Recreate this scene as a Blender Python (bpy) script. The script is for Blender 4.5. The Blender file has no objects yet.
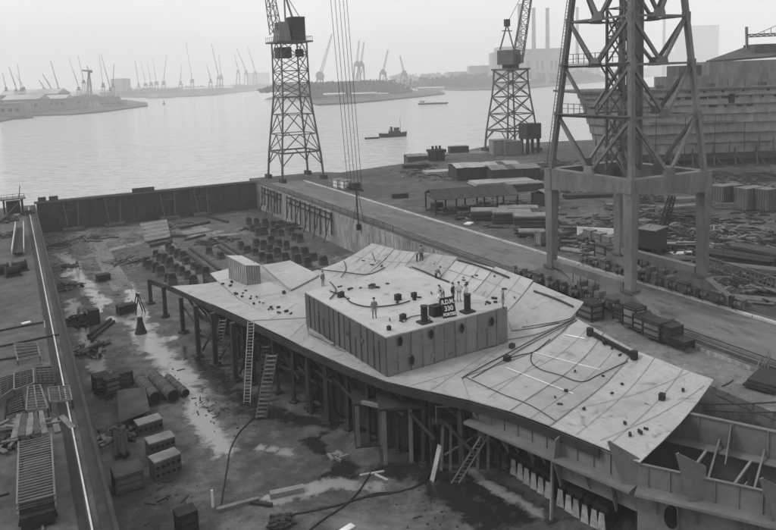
import bpy, bmesh, math, random
from mathutils import Vector, Matrix
random.seed(7)
sc = bpy.context.scene
COL = sc.collection
R = math.radians
# ------------------------------------------------------------------ camera
HC = 24.1
PITCH, ROLL, YAW, FPX, CX, CY = R(7.3418), R(-1.9254), R(27.4148), 725.96, 388.0, 171.45
FW = Vector((math.sin(YAW)*math.cos(PITCH), math.cos(YAW)*math.cos(PITCH), -math.sin(PITCH)))
_r = Vector((math.cos(YAW), -math.sin(YAW), 0)); _u = _r.cross(FW)
RT = _r*math.cos(ROLL) + _u*math.sin(ROLL)
UP = _u*math.cos(ROLL) - _r*math.sin(ROLL)
CAM = Vector((0, 0, HC))
cd = bpy.data.cameras.new('camera'); cam = bpy.data.objects.new('camera', cd); COL.objects.link(cam)
m = Matrix((RT, UP, -FW)).transposed().to_4x4(); m.translation = CAM
cam.matrix_world = m
cd.sensor_fit = 'HORIZONTAL'; cd.sensor_width = 36; cd.lens = 36*FPX/776
cd.shift_y = -(265-CY)/776; cd.clip_end = 20000; cd.clip_start = 0.5
sc.camera = cam
# ------------------------------------------------------------------ sky, sun, exposure (hazy overcast day, black and white film)
SUN_EL, SUN_AZ = R(48), R(-70)
w = bpy.data.worlds.new('World'); sc.world = w; w.use_nodes = True
nt = w.node_tree; nt.nodes.clear()
sky = nt.nodes.new('ShaderNodeTexSky'); sky.sky_type = 'NISHITA'; sky.sun_disc = False
sky.sun_elevation = SUN_EL; sky.sun_rotation = SUN_AZ; sky.air_density = 1.0; sky.dust_density = 5.0
bw = nt.nodes.new('ShaderNodeRGBToBW')
mx = nt.nodes.new('ShaderNodeMix'); mx.data_type = 'FLOAT'; mx.inputs[0].default_value = 0.72; mx.inputs[3].default_value = 12.4
bg = nt.nodes.new('ShaderNodeBackground'); bg.inputs[1].default_value = 0.1
out = nt.nodes.new('ShaderNodeOutputWorld')
nt.links.new(sky.outputs[0], bw.inputs[0]); nt.links.new(bw.outputs[0], mx.inputs[2])
wtc = nt.nodes.new('ShaderNodeTexCoord'); wmp = nt.nodes.new('ShaderNodeMapping'); wmp.inputs['Scale'].default_value = (1,1,3.5)
wn = nt.nodes.new('ShaderNodeTexNoise'); wn.inputs['Scale'].default_value = 2.2; wn.inputs['Detail'].default_value = 6
wr = nt.nodes.new('ShaderNodeMapRange'); wr.inputs[1].default_value = .3; wr.inputs[2].default_value = .7; wr.inputs[3].default_value = .9; wr.inputs[4].default_value = 1.06
wm = nt.nodes.new('ShaderNodeMath'); wm.operation = 'MULTIPLY'
nt.links.new(wtc.outputs['Generated'], wmp.inputs[0]); nt.links.new(wmp.outputs[0], wn.inputs[0]); nt.links.new(wn.outputs[0], wr.inputs[0]); nt.links.new(mx.outputs[0], wm.inputs[0]); nt.links.new(wr.outputs[0], wm.inputs[1])
nt.links.new(wm.outputs[0], bg.inputs[0]); nt.links.new(bg.outputs[0], out.inputs[0])
sl = bpy.data.lights.new('sun', 'SUN'); sl.energy = 1.5; sl.angle = R(14); sl.color = (1, 1, 1)
so = bpy.data.objects.new('sun', sl); COL.objects.link(so)
sd = Vector((math.sin(SUN_AZ)*math.cos(SUN_EL), math.cos(SUN_AZ)*math.cos(SUN_EL), math.sin(SUN_EL)))
so.rotation_euler = sd.to_track_quat('Z', 'Y').to_euler(); so.location = (0, 0, 120)
sc.view_settings.view_transform = 'Standard'; sc.view_settings.look = 'None'
sc.view_settings.exposure = 0.0; sc.view_settings.gamma = 1.0
sc.render.engine = 'CYCLES'
sc.cycles.use_denoising = True
sc.cycles.max_bounces = 6; sc.cycles.diffuse_bounces = 3; sc.cycles.glossy_bounces = 3
sc.cycles.volume_bounces = 2; sc.cycles.transparent_max_bounces = 8
# ------------------------------------------------------------------ helpers
def ray(x, y): return FW*FPX + RT*(x-CX) - UP*(y-CY)
def at(x, y, z=0.0):                       # photograph point -> place on the level z
    d = ray(x, y); return CAM + d*((z-HC)/d.z)
def deep(x, y, base):                      # photograph point at the same distance as base
    d = ray(x, y); return CAM + d*(((Vector(base)-CAM).dot(FW))/FPX)
def zof(x, y, base):                       # height over the ground point base
    d = ray(x, y); return HC + d.z*math.hypot(base[0], base[1])/math.hypot(d.x, d.y)
def ordn(i): return ['first','second','third','fourth','fifth','sixth','seventh','eighth','ninth','tenth','eleventh','twelfth','thirteenth','fourteenth','fifteenth','sixteenth','seventeenth','eighteenth'][i]

MATS = {}
def mat(name, a, b=None, scale=1.0, rough=0.8, bump=0.0, metal=0.0, stretch=(1,1,1), fine=0.25, spec=0.3):
    if name in MATS: return MATS[name]
    if b is None: b = a*0.65
    M = bpy.data.materials.new(name); M.use_nodes = True; MATS[name] = M
    t = M.node_tree; N = t.nodes; L = t.links; p = N['Principled BSDF']
    tc = N.new('ShaderNodeTexCoord'); mp = N.new('ShaderNodeMapping'); mp.inputs['Scale'].default_value = stretch
    geo = N.new('ShaderNodeObjectInfo'); ad = N.new('ShaderNodeVectorMath'); ad.operation = 'ADD'
    ml = N.new('ShaderNodeVectorMath'); ml.operation = 'SCALE'; ml.inputs['Scale'].default_value = 37.0
    cb = N.new('ShaderNodeCombineXYZ'); L.new(geo.outputs['Random'], cb.inputs[0]); L.new(geo.outputs['Random'], cb.inputs[1]); L.new(cb.outputs[0], ml.inputs[0])
    L.new(tc.outputs['Object'], mp.inputs[0]); L.new(mp.outputs[0], ad.inputs[0]); L.new(ml.outputs[0], ad.inputs[1])
    n1 = N.new('ShaderNodeTexNoise'); n1.inputs['Scale'].default_value = scale; n1.inputs['Detail'].default_value = 8; n1.inputs['Roughness'].default_value = 0.65
    n2 = N.new('ShaderNodeTexNoise'); n2.inputs['Scale'].default_value = scale*9; n2.inputs['Detail'].default_value = 4
    L.new(ad.outputs[0], n1.inputs[0]); L.new(ad.outputs[0], n2.inputs[0])
    mm = N.new('ShaderNodeMix'); mm.data_type = 'FLOAT'; mm.inputs[0].default_value = fine; L.new(n1.outputs[0], mm.inputs[2]); L.new(n2.outputs[0], mm.inputs[3])
    cr = N.new('ShaderNodeValToRGB'); e = cr.color_ramp.elements
    b *= .8; e[0].position = 0.38; e[0].color = (b, b, b, 1); e[1].position = 0.62; e[1].color = (a, a, a, 1)
    L.new(mm.outputs[0], cr.inputs[0]); L.new(cr.outputs[0], p.inputs['Base Color'])
    p.inputs['Roughness'].default_value = rough; p.inputs['Metallic'].default_value = metal; p.inputs['Specular IOR Level'].default_value = spec
    if bump:
        bp = N.new('ShaderNodeBump'); bp.inputs['Strength'].default_value = bump; bp.inputs['Distance'].default_value = 0.05
        L.new(n2.outputs[0], bp.inputs['Height']); L.new(bp.outputs[0], p.inputs['Normal'])
    return M

class MB:
    def __init__(s): s.v = []; s.f = []
    def add(s, vs, fs):
        o = len(s.v); s.v += [tuple(v) for v in vs]; s.f += [tuple(i+o for i in f) for f in fs]; return s
    def hexa(s, b, t):   # bottom 4 and top 4 points, counter-clockwise from above
        return s.add(list(b)+list(t), [(3,2,1,0),(4,5,6,7),(0,1,5,4),(1,2,6,5),(2,3,7,6),(3,0,4,7)])
    def box(s, c, d, rz=0.0, taper=1.0):  # c = centre of the base
        x, y, h = d[0]/2, d[1]/2, d[2]; cs, sn = math.cos(rz), math.sin(rz)
        def P(a, b, z, k): a *= k; b *= k; return (c[0]+a*cs-b*sn, c[1]+a*sn+b*cs, c[2]+z)
        return s.hexa([P(-x,-y,0,1),P(x,-y,0,1),P(x,y,0,1),P(-x,y,0,1)], [P(-x,-y,h,taper),P(x,-y,h,taper),P(x,y,h,taper),P(-x,y,h,taper)])
    def beam(s, p, q, w=0.2, h=None, w2=None, h2=None, up=(0,0,1)):
        p = Vector(p); q = Vector(q); h = h or w; w2 = w2 or w; h2 = h2 or h
        d = (q-p).normalized(); u = Vector(up)
        if abs(d.dot(u)) > 0.97: u = Vector((1,0,0)) if abs(d.x) < 0.9 else Vector((0,1,0))
        a = d.cross(u).normalized(); b = a.cross(d)
        def ring(c, w, h): return [c-a*w/2-b*h/2, c+a*w/2-b*h/2, c+a*w/2+b*h/2, c-a*w/2+b*h/2]
        r = ring(p, w, h)+ring(q, w2, h2)
        return s.add(r, [(0,1,2,3),(7,6,5,4),(0,4,5,1),(1,5,6,2),(2,6,7,3),(3,7,4,0)])
    def cyl(s, p, q, r, r2=None, n=8):
        p = Vector(p); q = Vector(q); r2 = r if r2 is None else r2
        d = (q-p).normalized(); u = Vector((0,0,1)) if abs(d.z) < 0.9 else Vector((1,0,0))
        a = d.cross(u).normalized(); b = a.cross(d)
        vs = []
        for c, k in ((p, r), (q, r2)):
            for i in range(n): t = 2*math.pi*i/n; vs.append(c+a*math.cos(t)*k+b*math.sin(t)*k)
        fs = [(i, (i+1)%n, n+(i+1)%n, n+i) for i in range(n)] + [tuple(range(n-1,-1,-1)), tuple(range(n, 2*n))]
        return s.add(vs, fs)
    def tube(s, pts, r, n=6):
        pts = [Vector(p) for p in pts]; vs = []; fs = []
        for i, p in enumerate(pts):
            d = (pts[min(i+1, len(pts)-1)]-pts[max(i-1, 0)]).normalized()
            u = Vector((0,0,1)) if abs(d.z) < 0.9 else Vector((1,0,0)); a = d.cross(u).normalized(); b = a.cross(d)
            for k in range(n): t = 2*math.pi*k/n; vs.append(p+a*math.cos(t)*r+b*math.sin(t)*r)
        for i in range(len(pts)-1):
            for k in range(n): fs.append((i*n+k, i*n+(k+1)%n, (i+1)*n+(k+1)%n, (i+1)*n+k))
        fs += [tuple(range(n-1,-1,-1)), tuple(range((len(pts)-1)*n, len(pts)*n))]
        return s.add(vs, fs)
    def prism(s, poly, z0, z1):           # plan polygon
        n = len(poly); A = sum(poly[i][0]*poly[(i+1)%n][1]-poly[(i+1)%n][0]*poly[i][1] for i in range(n))
        if A < 0: poly = list(poly)[::-1]
        return s.add([(p[0],p[1],z0) for p in poly]+[(p[0],p[1],z1) for p in poly], [tuple(range(n-1,-1,-1)), tuple(range(n, 2*n))]+[(i,(i+1)%n,n+(i+1)%n,n+i) for i in range(n)])
    def plate(s, pts, th, nrm=None):      # flat polygon in space with thickness
        pts = [Vector(p) for p in pts]; n = len(pts)
        if nrm is None: nrm = (pts[1]-pts[0]).cross(pts[2]-pts[0]).normalized()
        o = Vector(nrm)*th/2
        return s.add([p-o for p in pts]+[p+o for p in pts], [tuple(range(n-1,-1,-1)), tuple(range(n, 2*n))]+[(i,(i+1)%n,n+(i+1)%n,n+i) for i in range(n)])
    def build(s, name, material, parent=None, label=None, cat=None, group=None, kind=None, world=True, smooth=False):
        v = s.v
        if parent is not None:
            if world:
                inv = WM[parent.name].inverted(); v = [inv @ Vector(p) for p in v]
            loc = Vector((0,0,0))
        else:
            xs = [p[0] for p in v]; ys = [p[1] for p in v]; zs = [p[2] for p in v]
            loc = Vector(((min(xs)+max(xs))/2, (min(ys)+max(ys))/2, min(zs))); v = [Vector(p)-loc for p in v]
        me = bpy.data.meshes.new(name); me.from_pydata([tuple(p) for p in v], [], s.f)
        me.materials.append(material)
        if smooth: me.polygons.foreach_set('use_smooth', [True]*len(me.polygons))
        me.update()
        o = bpy.data.objects.new(name, me); COL.objects.link(o); o.location = loc
        if parent is not None: o.parent = parent; WM[o.name] = WM[parent.name].copy()
        else: WM[o.name] = Matrix.Translation(loc)
        return tag(o, label, cat, group, kind)
WM = {}
def tag(o, label=None, cat=None, group=None, kind=None):
    if label: o['label'] = label
    if cat: o['category'] = cat
    if group: o['group'] = group
    if kind: o['kind'] = kind
    return o
def thing(name, label, cat, loc=(0,0,0), rz=0.0, group=None):
    o = bpy.data.objects.new(name, None); COL.objects.link(o); o.location = loc; o.rotation_euler = (0,0,rz); o.empty_display_size = 0.3
    WM[o.name] = Matrix.Translation(Vector(loc)) @ Matrix.Rotation(rz, 4, 'Z')
    return tag(o, label, cat, group)
def dup(o, loc, rz=0.0, label=None, group=None, scale=None):
    def cp(a, par):
        c = a.copy(); COL.objects.link(c); c.parent = par
        for ch in a.children: cp(ch, c)
        return c
    c = cp(o, None); c.location = loc; c.rotation_euler = (0,0,rz)
    if scale: c.scale = scale
    if label: c['label'] = label
    if group: c['group'] = group
    return c
def inst(part, parent, M):                 # another copy of a part under the same or another thing (local matrix M)
    c = part.copy(); COL.objects.link(c); c.parent = parent; c.matrix_local = M; return c
def B(*a, **k): return MB().box(*a, **k)
def BM(*a, **k): return MB().beam(*a, **k)
def CY_(*a, **k): return MB().cyl(*a, **k)

# ------------------------------------------------------------------ materials (neutral greys: the photograph is black and white)
def plate_mat(name, a, b, g, seed):
    M = bpy.data.materials.new(name); M.use_nodes = True; t = M.node_tree; N = t.nodes; L = t.links; p = N['Principled BSDF']; MATS[name] = M
    geo = N.new('ShaderNodeNewGeometry'); oi = N.new('ShaderNodeObjectInfo')
    def noise(scl, det, st=(1,1,1), rot=0., dist=0.):
        mp = N.new('ShaderNodeMapping'); mp.inputs['Scale'].default_value = st; mp.inputs['Rotation'].default_value = (0,0,rot); mp.inputs['Location'].default_value = (seed,seed*2,0)
        L.new(geo.outputs['Position'], mp.inputs[0]); n = N.new('ShaderNodeTexNoise'); n.inputs['Scale'].default_value = scl; n.inputs['Detail'].default_value = det; n.inputs['Roughness'].default_value = .65; n.inputs['Distortion'].default_value = dist
        L.new(mp.outputs[0], n.inputs[0]); return n
    big = noise(.13, 5, dist=.6); med = noise(.9, 8); sc1 = noise(.5, 6, (1,9,1), .9); sc2 = noise(.6, 6, (8,1,1), .25); fin = noise(7, 4)
    def ramp(src, p0, p1, c0, c1):
        r = N.new('ShaderNodeValToRGB'); e = r.color_ramp.elements; e[0].position = p0; e[1].position = p1; e[0].color = (c0,)*3+(1,); e[1].color = (c1,)*3+(1,); L.new(src, r.inputs[0]); return r.outputs[0]
    def mul(x, y):
        m_ = N.new('ShaderNodeMix'); m_.data_type = 'RGBA'; m_.blend_type = 'MULTIPLY'; m_.inputs[0].default_value = 1; L.new(x, m_.inputs[6]); L.new(y, m_.inputs[7]); return m_.outputs[2]
    c = ramp(big.outputs[0], .35, .65, b, a)
    c = mul(c, ramp(med.outputs[0], .36, .6, .88, 1.0)); c = mul(c, ramp(sc1.outputs[0], .4, .56, .93, 1.0)); c = mul(c, ramp(sc2.outputs[0], .38, .52, .92, 1.0)); c = mul(c, ramp(fin.outputs[0], .3, .55, .9, 1.0))
    sp = noise(.55, 9, dist=1.5); c = mul(c, ramp(sp.outputs[0], .31, .42, g, 1.0))
    rn = N.new('ShaderNodeMapRange'); rn.inputs[3].default_value = .76; rn.inputs[4].default_value = 1.06; L.new(oi.outputs['Random'], rn.inputs[0])
    cb = N.new('ShaderNodeCombineXYZ'); [L.new(rn.outputs[0], cb.inputs[i]) for i in range(3)]
    c = mul(c, cb.outputs[0])
    L.new(c, p.inputs['Base Color']); p.inputs['Roughness'].default_value = .5; p.inputs['Specular IOR Level'].default_value = .4
    bk = noise(.7, 2); bp = N.new('ShaderNodeBump'); bp.inputs['Strength'].default_value = .6; bp.inputs['Distance'].default_value = .12; L.new(bk.outputs[0], bp.inputs['Height']); L.new(bp.outputs[0], p.inputs['Normal'])
    return M
m_plate = plate_mat('steel_plate_bright', .42, .33, .5, 0.0)
m_plate2 = plate_mat('steel_plate_grey', .36, .28, .5, 9.0)
m_steel = mat('steel_painted_grey', .16, .11, .35, .6)
m_girder = mat('steel_primer_grey', .155, .12, .3, .55)
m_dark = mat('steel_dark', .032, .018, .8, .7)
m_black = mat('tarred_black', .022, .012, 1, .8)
m_rust = mat('rusty_steel', .065, .035, .6, .8)
m_timber = mat('weathered_timber', .18, .09, 1.2, .85, stretch=(1,1,4))
m_tdark = mat('dark_wet_timber', .038, .02, 1.2, .85)
m_tpale = mat('pale_new_timber', .38, .26, 1.2, .8)
m_white = mat('white_paint', .72, .58, .7, .6)
m_conc = mat('concrete', .21, .13, .5, .9, .3)
m_concd = mat('concrete_dark', .085, .05, .5, .9, .3)
m_pile = mat('sheet_pile_black', .045, .022, .4, .85)
m_rubber = mat('rubber_hose', .02, .015, 1, .6)
m_crane = mat('crane_paint_grey', .155, .1, .5, .55, stretch=(1,1,.35))
m_craned = mat('crane_paint_dark', .1, .075, .4, .6)
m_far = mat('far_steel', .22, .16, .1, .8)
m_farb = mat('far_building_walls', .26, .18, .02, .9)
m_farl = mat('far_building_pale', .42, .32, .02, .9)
m_skin = mat('skin', .35, .3, 3, .6)
m_shirt = mat('white_workshirt', .62, .5, 3, .9)
m_overall = mat('grey_overall', .2, .14, 3, .9)
m_trouser = mat('dark_cloth', .04, .025, 3, .9)
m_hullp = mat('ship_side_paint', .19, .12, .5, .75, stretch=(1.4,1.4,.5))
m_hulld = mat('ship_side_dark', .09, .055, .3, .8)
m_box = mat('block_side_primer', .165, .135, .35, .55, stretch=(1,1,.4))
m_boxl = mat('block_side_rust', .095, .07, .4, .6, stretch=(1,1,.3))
m_kerb = mat('pale_kerb', .42, .3, .4, .9)
m_hole = mat('opening_black', .008, .006, 1, .9)

def ground_mat(name, lo, mid, hi, s1, rough=.85, wet=None, streak=None, rot=0.0, attrs=False):
    M = bpy.data.materials.new(name); M.use_nodes = True; t = M.node_tree; N = t.nodes; L = t.links; p = N['Principled BSDF']
    g = N.new('ShaderNodeNewGeometry'); mp = N.new('ShaderNodeMapping'); L.new(g.outputs['Position'], mp.inputs[0])
    mp.inputs['Rotation'].default_value = (0,0,rot); mp.inputs['Scale'].default_value = streak or (1,1,1)
    def noise(sc_, det=9, rg=.62, dist=0.0):
        n = N.new('ShaderNodeTexNoise'); n.inputs['Scale'].default_value = sc_; n.inputs['Detail'].default_value = det; n.inputs['Roughness'].default_value = rg; n.inputs['Distortion'].default_value = dist
        L.new(mp.outputs[0], n.inputs[0]); return n
    a = noise(s1, dist=.4); b = noise(s1*7); c = noise(s1*40, 3)
    m1 = N.new('ShaderNodeMix'); m1.data_type = 'FLOAT'; m1.inputs[0].default_value = .5; L.new(a.outputs[0], m1.inputs[2]); L.new(b.outputs[0], m1.inputs[3])
    m2 = N.new('ShaderNodeMix'); m2.data_type = 'FLOAT'; m2.inputs[0].default_value = .15; L.new(m1.outputs[0], m2.inputs[2]); L.new(c.outputs[0], m2.inputs[3])
    cr = N.new('ShaderNodeValToRGB'); e = cr.color_ramp.elements; e[0].position = .4; e[0].color = (lo,lo,lo,1); e[1].position = .6; e[1].color = (hi,hi,hi,1)
    k = cr.color_ramp.elements.new(.5); k.color = (mid,mid,mid,1)
    L.new(m2.outputs[0], cr.inputs[0]); p.inputs['Roughness'].default_value = rough
    col = cr.outputs[0]
    for scl, p0, p1, c0, c1 in ((2.6,.30,.37,.45,1.0),(1.1,.33,.42,.6,1.0),(3.3,.64,.72,1.0,1.7),(.42,.36,.44,.7,1.0)):
        sn = noise(scl, 3, .6, .6); sr_ = N.new('ShaderNodeValToRGB'); e2 = sr_.color_ramp.elements; e2[0].position = p0; e2[1].position = p1; e2[0].color = (c0,)*3+(1,); e2[1].color = (c1,)*3+(1,); L.new(sn.outputs[0], sr_.inputs[0])
        mq = N.new('ShaderNodeMix'); mq.data_type = 'RGBA'; mq.blend_type = 'MULTIPLY'; mq.inputs[0].default_value = 1; L.new(col, mq.inputs[6]); L.new(sr_.outputs[0], mq.inputs[7]); col = mq.outputs[2]
    if wet:
        wn = noise(wet[0], 6, .6, 1.2); wr = N.new('ShaderNodeValToRGB'); wr.color_ramp.elements[0].position = wet[1]; wr.color_ramp.elements[1].position = wet[2]
        L.new(wn.outputs[0], wr.inputs[0])
        mc = N.new('ShaderNodeMix'); mc.data_type = 'RGBA'; L.new(wr.outputs[0], mc.inputs[0]); L.new(col, mc.inputs[6]); mc.inputs[7].default_value = (wet[3],)*3+(1,)  # wet patches mixed paler: sky reflection put into the colour
        col = mc.outputs[2]
        rr = N.new('ShaderNodeMapRange'); rr.inputs[3].default_value = rough; rr.inputs[4].default_value = wet[4]; L.new(wr.outputs[0], rr.inputs[0]); L.new(rr.outputs[0], p.inputs['Roughness'])
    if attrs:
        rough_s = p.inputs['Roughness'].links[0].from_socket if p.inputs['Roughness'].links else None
        for nm, c_, rv in (('damp', .016, .22), ('sheen', .22, .18)):  # the paler field puts the wet floor's sky reflection into the colour
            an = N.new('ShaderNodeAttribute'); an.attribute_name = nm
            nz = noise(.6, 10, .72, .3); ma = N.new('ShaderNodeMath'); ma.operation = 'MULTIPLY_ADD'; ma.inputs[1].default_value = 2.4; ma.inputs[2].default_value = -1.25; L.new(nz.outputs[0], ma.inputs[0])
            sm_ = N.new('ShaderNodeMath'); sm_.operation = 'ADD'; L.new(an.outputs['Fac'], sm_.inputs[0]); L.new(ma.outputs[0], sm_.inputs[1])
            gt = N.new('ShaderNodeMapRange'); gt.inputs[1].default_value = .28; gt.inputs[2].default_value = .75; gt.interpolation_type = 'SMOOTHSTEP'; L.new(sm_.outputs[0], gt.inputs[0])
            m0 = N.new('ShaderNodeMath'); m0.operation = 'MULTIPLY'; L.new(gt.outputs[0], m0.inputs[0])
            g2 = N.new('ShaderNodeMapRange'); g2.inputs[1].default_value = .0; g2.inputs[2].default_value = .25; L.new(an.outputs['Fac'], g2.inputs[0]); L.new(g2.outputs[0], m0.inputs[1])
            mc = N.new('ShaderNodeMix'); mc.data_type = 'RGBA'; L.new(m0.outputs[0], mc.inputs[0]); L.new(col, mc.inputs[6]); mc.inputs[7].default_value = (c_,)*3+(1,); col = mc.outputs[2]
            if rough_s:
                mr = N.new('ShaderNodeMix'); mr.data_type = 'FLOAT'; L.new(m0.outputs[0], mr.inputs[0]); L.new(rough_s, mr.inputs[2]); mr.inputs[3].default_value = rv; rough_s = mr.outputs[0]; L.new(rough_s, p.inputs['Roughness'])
    L.new(col, p.inputs['Base Color'])
    bp = N.new('ShaderNodeBump'); bp.inputs['Strength'].default_value = .35; bp.inputs['Distance'].default_value = .08; L.new(b.outputs[0], bp.inputs['Height']); L.new(bp.outputs[0], p.inputs['Normal'])
    MATS[name] = M; return M
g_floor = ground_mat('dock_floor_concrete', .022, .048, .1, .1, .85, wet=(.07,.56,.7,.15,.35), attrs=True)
g_lquay = ground_mat('left_quay_asphalt', .026, .052, .088, .09, .85)
g_road = ground_mat('quay_road_concrete', .075, .11, .15, .07, .85, streak=(1,.35,1))
g_yard = ground_mat('yard_ground', .02, .042, .095, .06, .9)
g_wall = ground_mat('dock_wall_concrete', .1, .2, .34, .25, .9, streak=(1,1,.25))
g_far = ground_mat('far_bank_ground', .03, .05, .09, .01, .95)
g_sheen = ground_mat('pale_wet_sheen', .2, .3, .42, .25, .45)  # pale ground tone with the sky's reflection put into its colour

# ------------------------------------------------------------------ the river, the quays, the dock
ZF, ZW = -6.0, -3.0
XL, XR, YE = 3.43, 51.5, 168.0
def water():
    M = bpy.data.materials.new('river_water'); M.use_nodes = True; t = M.node_tree; N = t.nodes; L = t.links; p = N['Principled BSDF']
    p.inputs['Base Color'].default_value = (.64,.64,.64,1); p.inputs['Roughness'].default_value = .1; p.inputs['IOR'].default_value = 1.33
    g = N.new('ShaderNodeNewGeometry'); mp = N.new('ShaderNodeMapping'); mp.inputs['Scale'].default_value = (.5,1.6,1); mp.inputs['Rotation'].default_value = (0,0,YAW); L.new(g.outputs['Position'], mp.inputs[0])
    hs = []
    for s_, d_ in ((.24, 6), (.06, 5), (1.1, 3)):
        n = N.new('ShaderNodeTexNoise'); n.inputs['Scale'].default_value = s_; n.inputs['Detail'].default_value = d_; n.inputs['Roughness'].default_value = .6; L.new(mp.outputs[0], n.inputs[0]); hs.append(n)
    b0 = N.new('ShaderNodeBump'); b0.inputs['Strength'].default_value = .8; b0.inputs['Distance'].default_value = 6.0; L.new(hs[1].outputs[0], b0.inputs['Height'])
    b1 = N.new('ShaderNodeBump'); b1.inputs['Strength'].default_value = 1.0; b1.inputs['Distance'].default_value = 2.6; L.new(hs[0].outputs[0], b1.inputs['Height']); L.new(b0.outputs[0], b1.inputs['Normal'])
    b2 = N.new('ShaderNodeBump'); b2.inputs['Strength'].default_value = .9; b2.inputs['Distance'].default_value = .3; L.new(hs[2].outputs[0], b2.inputs['Height']); L.new(b1.outputs[0], b2.inputs['Normal'])
    L.new(b2.outputs[0], p.inputs['Normal'])
    return M
def sheet(name, pts, z, m_, kind='structure'):
    mb = MB(); mb.add([(p[0],p[1],z) for p in pts], [tuple(range(len(pts)))]); o = mb.build(name, m_, kind=kind); return o
def ccw(pts):
    A = sum(pts[i][0]*pts[(i+1)%len(pts)][1]-pts[(i+1)%len(pts)][0]*pts[i][1] for i in range(len(pts)))
    return pts if A > 0 else pts[::-1]
sheet('river', [(-4000,YE+.5),(6000,YE+.5),(6000,6000),(-4000,6000)], ZW, water())
sheet('ground', [(-600,-80),(600,-80),(600,YE+4),(-600,YE+4)], ZF-1.0, g_yard)
def seg_d(x, y, a, b):
    dx, dy = b[0]-a[0], b[1]-a[1]; t = max(0, min(1, ((x-a[0])*dx+(y-a[1])*dy)/(dx*dx+dy*dy+1e-9))); return math.hypot(x-a[0]-dx*t, y-a[1]-dy*t)
SHEEN = [([(60,254),(70,262),(80,278),(92,293),(106,302)], 1.3), ([(128,284),(133,298),(140,312),(141,326)], 1.1), ([(141,326),(150,345),(166,360),(182,376),(190,396)], 1.7), ([(190,396),(206,424),(228,452)], 1.4), ([(112,318),(128,322),(141,326)], .9), ([(70,262),(66,276)], .8), ([(150,345),(172,338)], .9), ([(92,293),(100,312)], .7), ([(270,500),(330,484),(380,486)], .8), ([(262,447),(290,452)], .6), ([(470,470),(500,492),(540,515)], .6), ([(196,236),(214,232)], 1.4), ([(176,262),(200,272)], .9)]  # streaks where the sky's reflection on wet floor is painted pale
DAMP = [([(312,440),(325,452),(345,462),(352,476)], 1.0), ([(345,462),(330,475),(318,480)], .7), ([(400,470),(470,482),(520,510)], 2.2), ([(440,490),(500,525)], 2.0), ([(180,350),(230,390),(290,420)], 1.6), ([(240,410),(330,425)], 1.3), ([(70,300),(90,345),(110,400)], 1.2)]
SW = [([tuple(at(*p, ZF)[:2]) for p in pts], w_) for pts, w_ in SHEEN]; DW = [([tuple(at(*p, ZF)[:2]) for p in pts], w_) for pts, w_ in DAMP]
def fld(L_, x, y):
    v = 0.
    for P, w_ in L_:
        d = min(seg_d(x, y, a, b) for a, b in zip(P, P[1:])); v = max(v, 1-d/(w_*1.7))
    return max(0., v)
mb = MB(); nx, ny = 62, 240; fx0, fx1, fy0, fy1 = XL-1, XR+1, -25, YE+1
for j in range(ny+1):
    for i in range(nx+1): mb.v.append((fx0+(fx1-fx0)*i/nx, fy0+(fy1-fy0)*j/ny, ZF))
for j in range(ny):
    for i in range(nx): a = j*(nx+1)+i; mb.f.append((a,a+1,a+nx+2,a+nx+1))
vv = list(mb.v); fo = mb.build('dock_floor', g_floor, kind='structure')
for nm, L_ in (('sheen', SW), ('damp', DW)):
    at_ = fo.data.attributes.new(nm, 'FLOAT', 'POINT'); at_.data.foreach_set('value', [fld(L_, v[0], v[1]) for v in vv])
MB().prism([(-260,-30),(XL,-30),(XL,YE+1),(-30,YE+1),(-45,YE-20),(-260,YE-30)], ZF-.9, 0).build('left_quay', g_lquay, kind='structure')
shore = [at(*p) for p in ((340,172.5),(400,164),(436,159),(468,150),(490,145.5),(545,142),(600,139.5),(680,137))]
MB().prism([(XR,-30),(520,-30),(520,130),(260,160)]+[(p.x,p.y) for p in shore[::-1]]+[(71,YE+10),(XR+1.2,YE+10),(XR+1.2,YE+1.4),(XR,YE+1.4)], ZF-.9, 0).build('right_quay', g_yard, kind='structure')
# road strip between the crane rails and the wall face skins
MB().prism([(XR+2.3,-30),(61.6,-30),(61.6,YE-2),(XR+2.3,YE-2)], 0, .006).build('quay_road', g_road, kind='structure')
MB().box(((XR-.04), 69, ZF), (.08, 2*(YE-69)+0, 5.98)).build('dock_wall', g_wall, kind='structure')
MB().prism([(46.3,-28),(XR-.1,-28),(XR-.1,62),(49.6,66),(46.3,60)], ZF, -.35).build('dock_ledge', ground_mat('ledge_concrete', .09,.13,.19,.12,.85), kind='structure')
# concrete strips on the dock floor
for xs, y0, y1, w_ in ((13.0,112,158,3.0),(24.5,104,160,2.6),(33.5,100,158,2.2)):
    sheet('floor_strip', [(xs-w_/2,y0),(xs+w_/2,y0),(xs+w_/2,y1),(xs-w_/2,y1)], ZF+.012, g_road)

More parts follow.
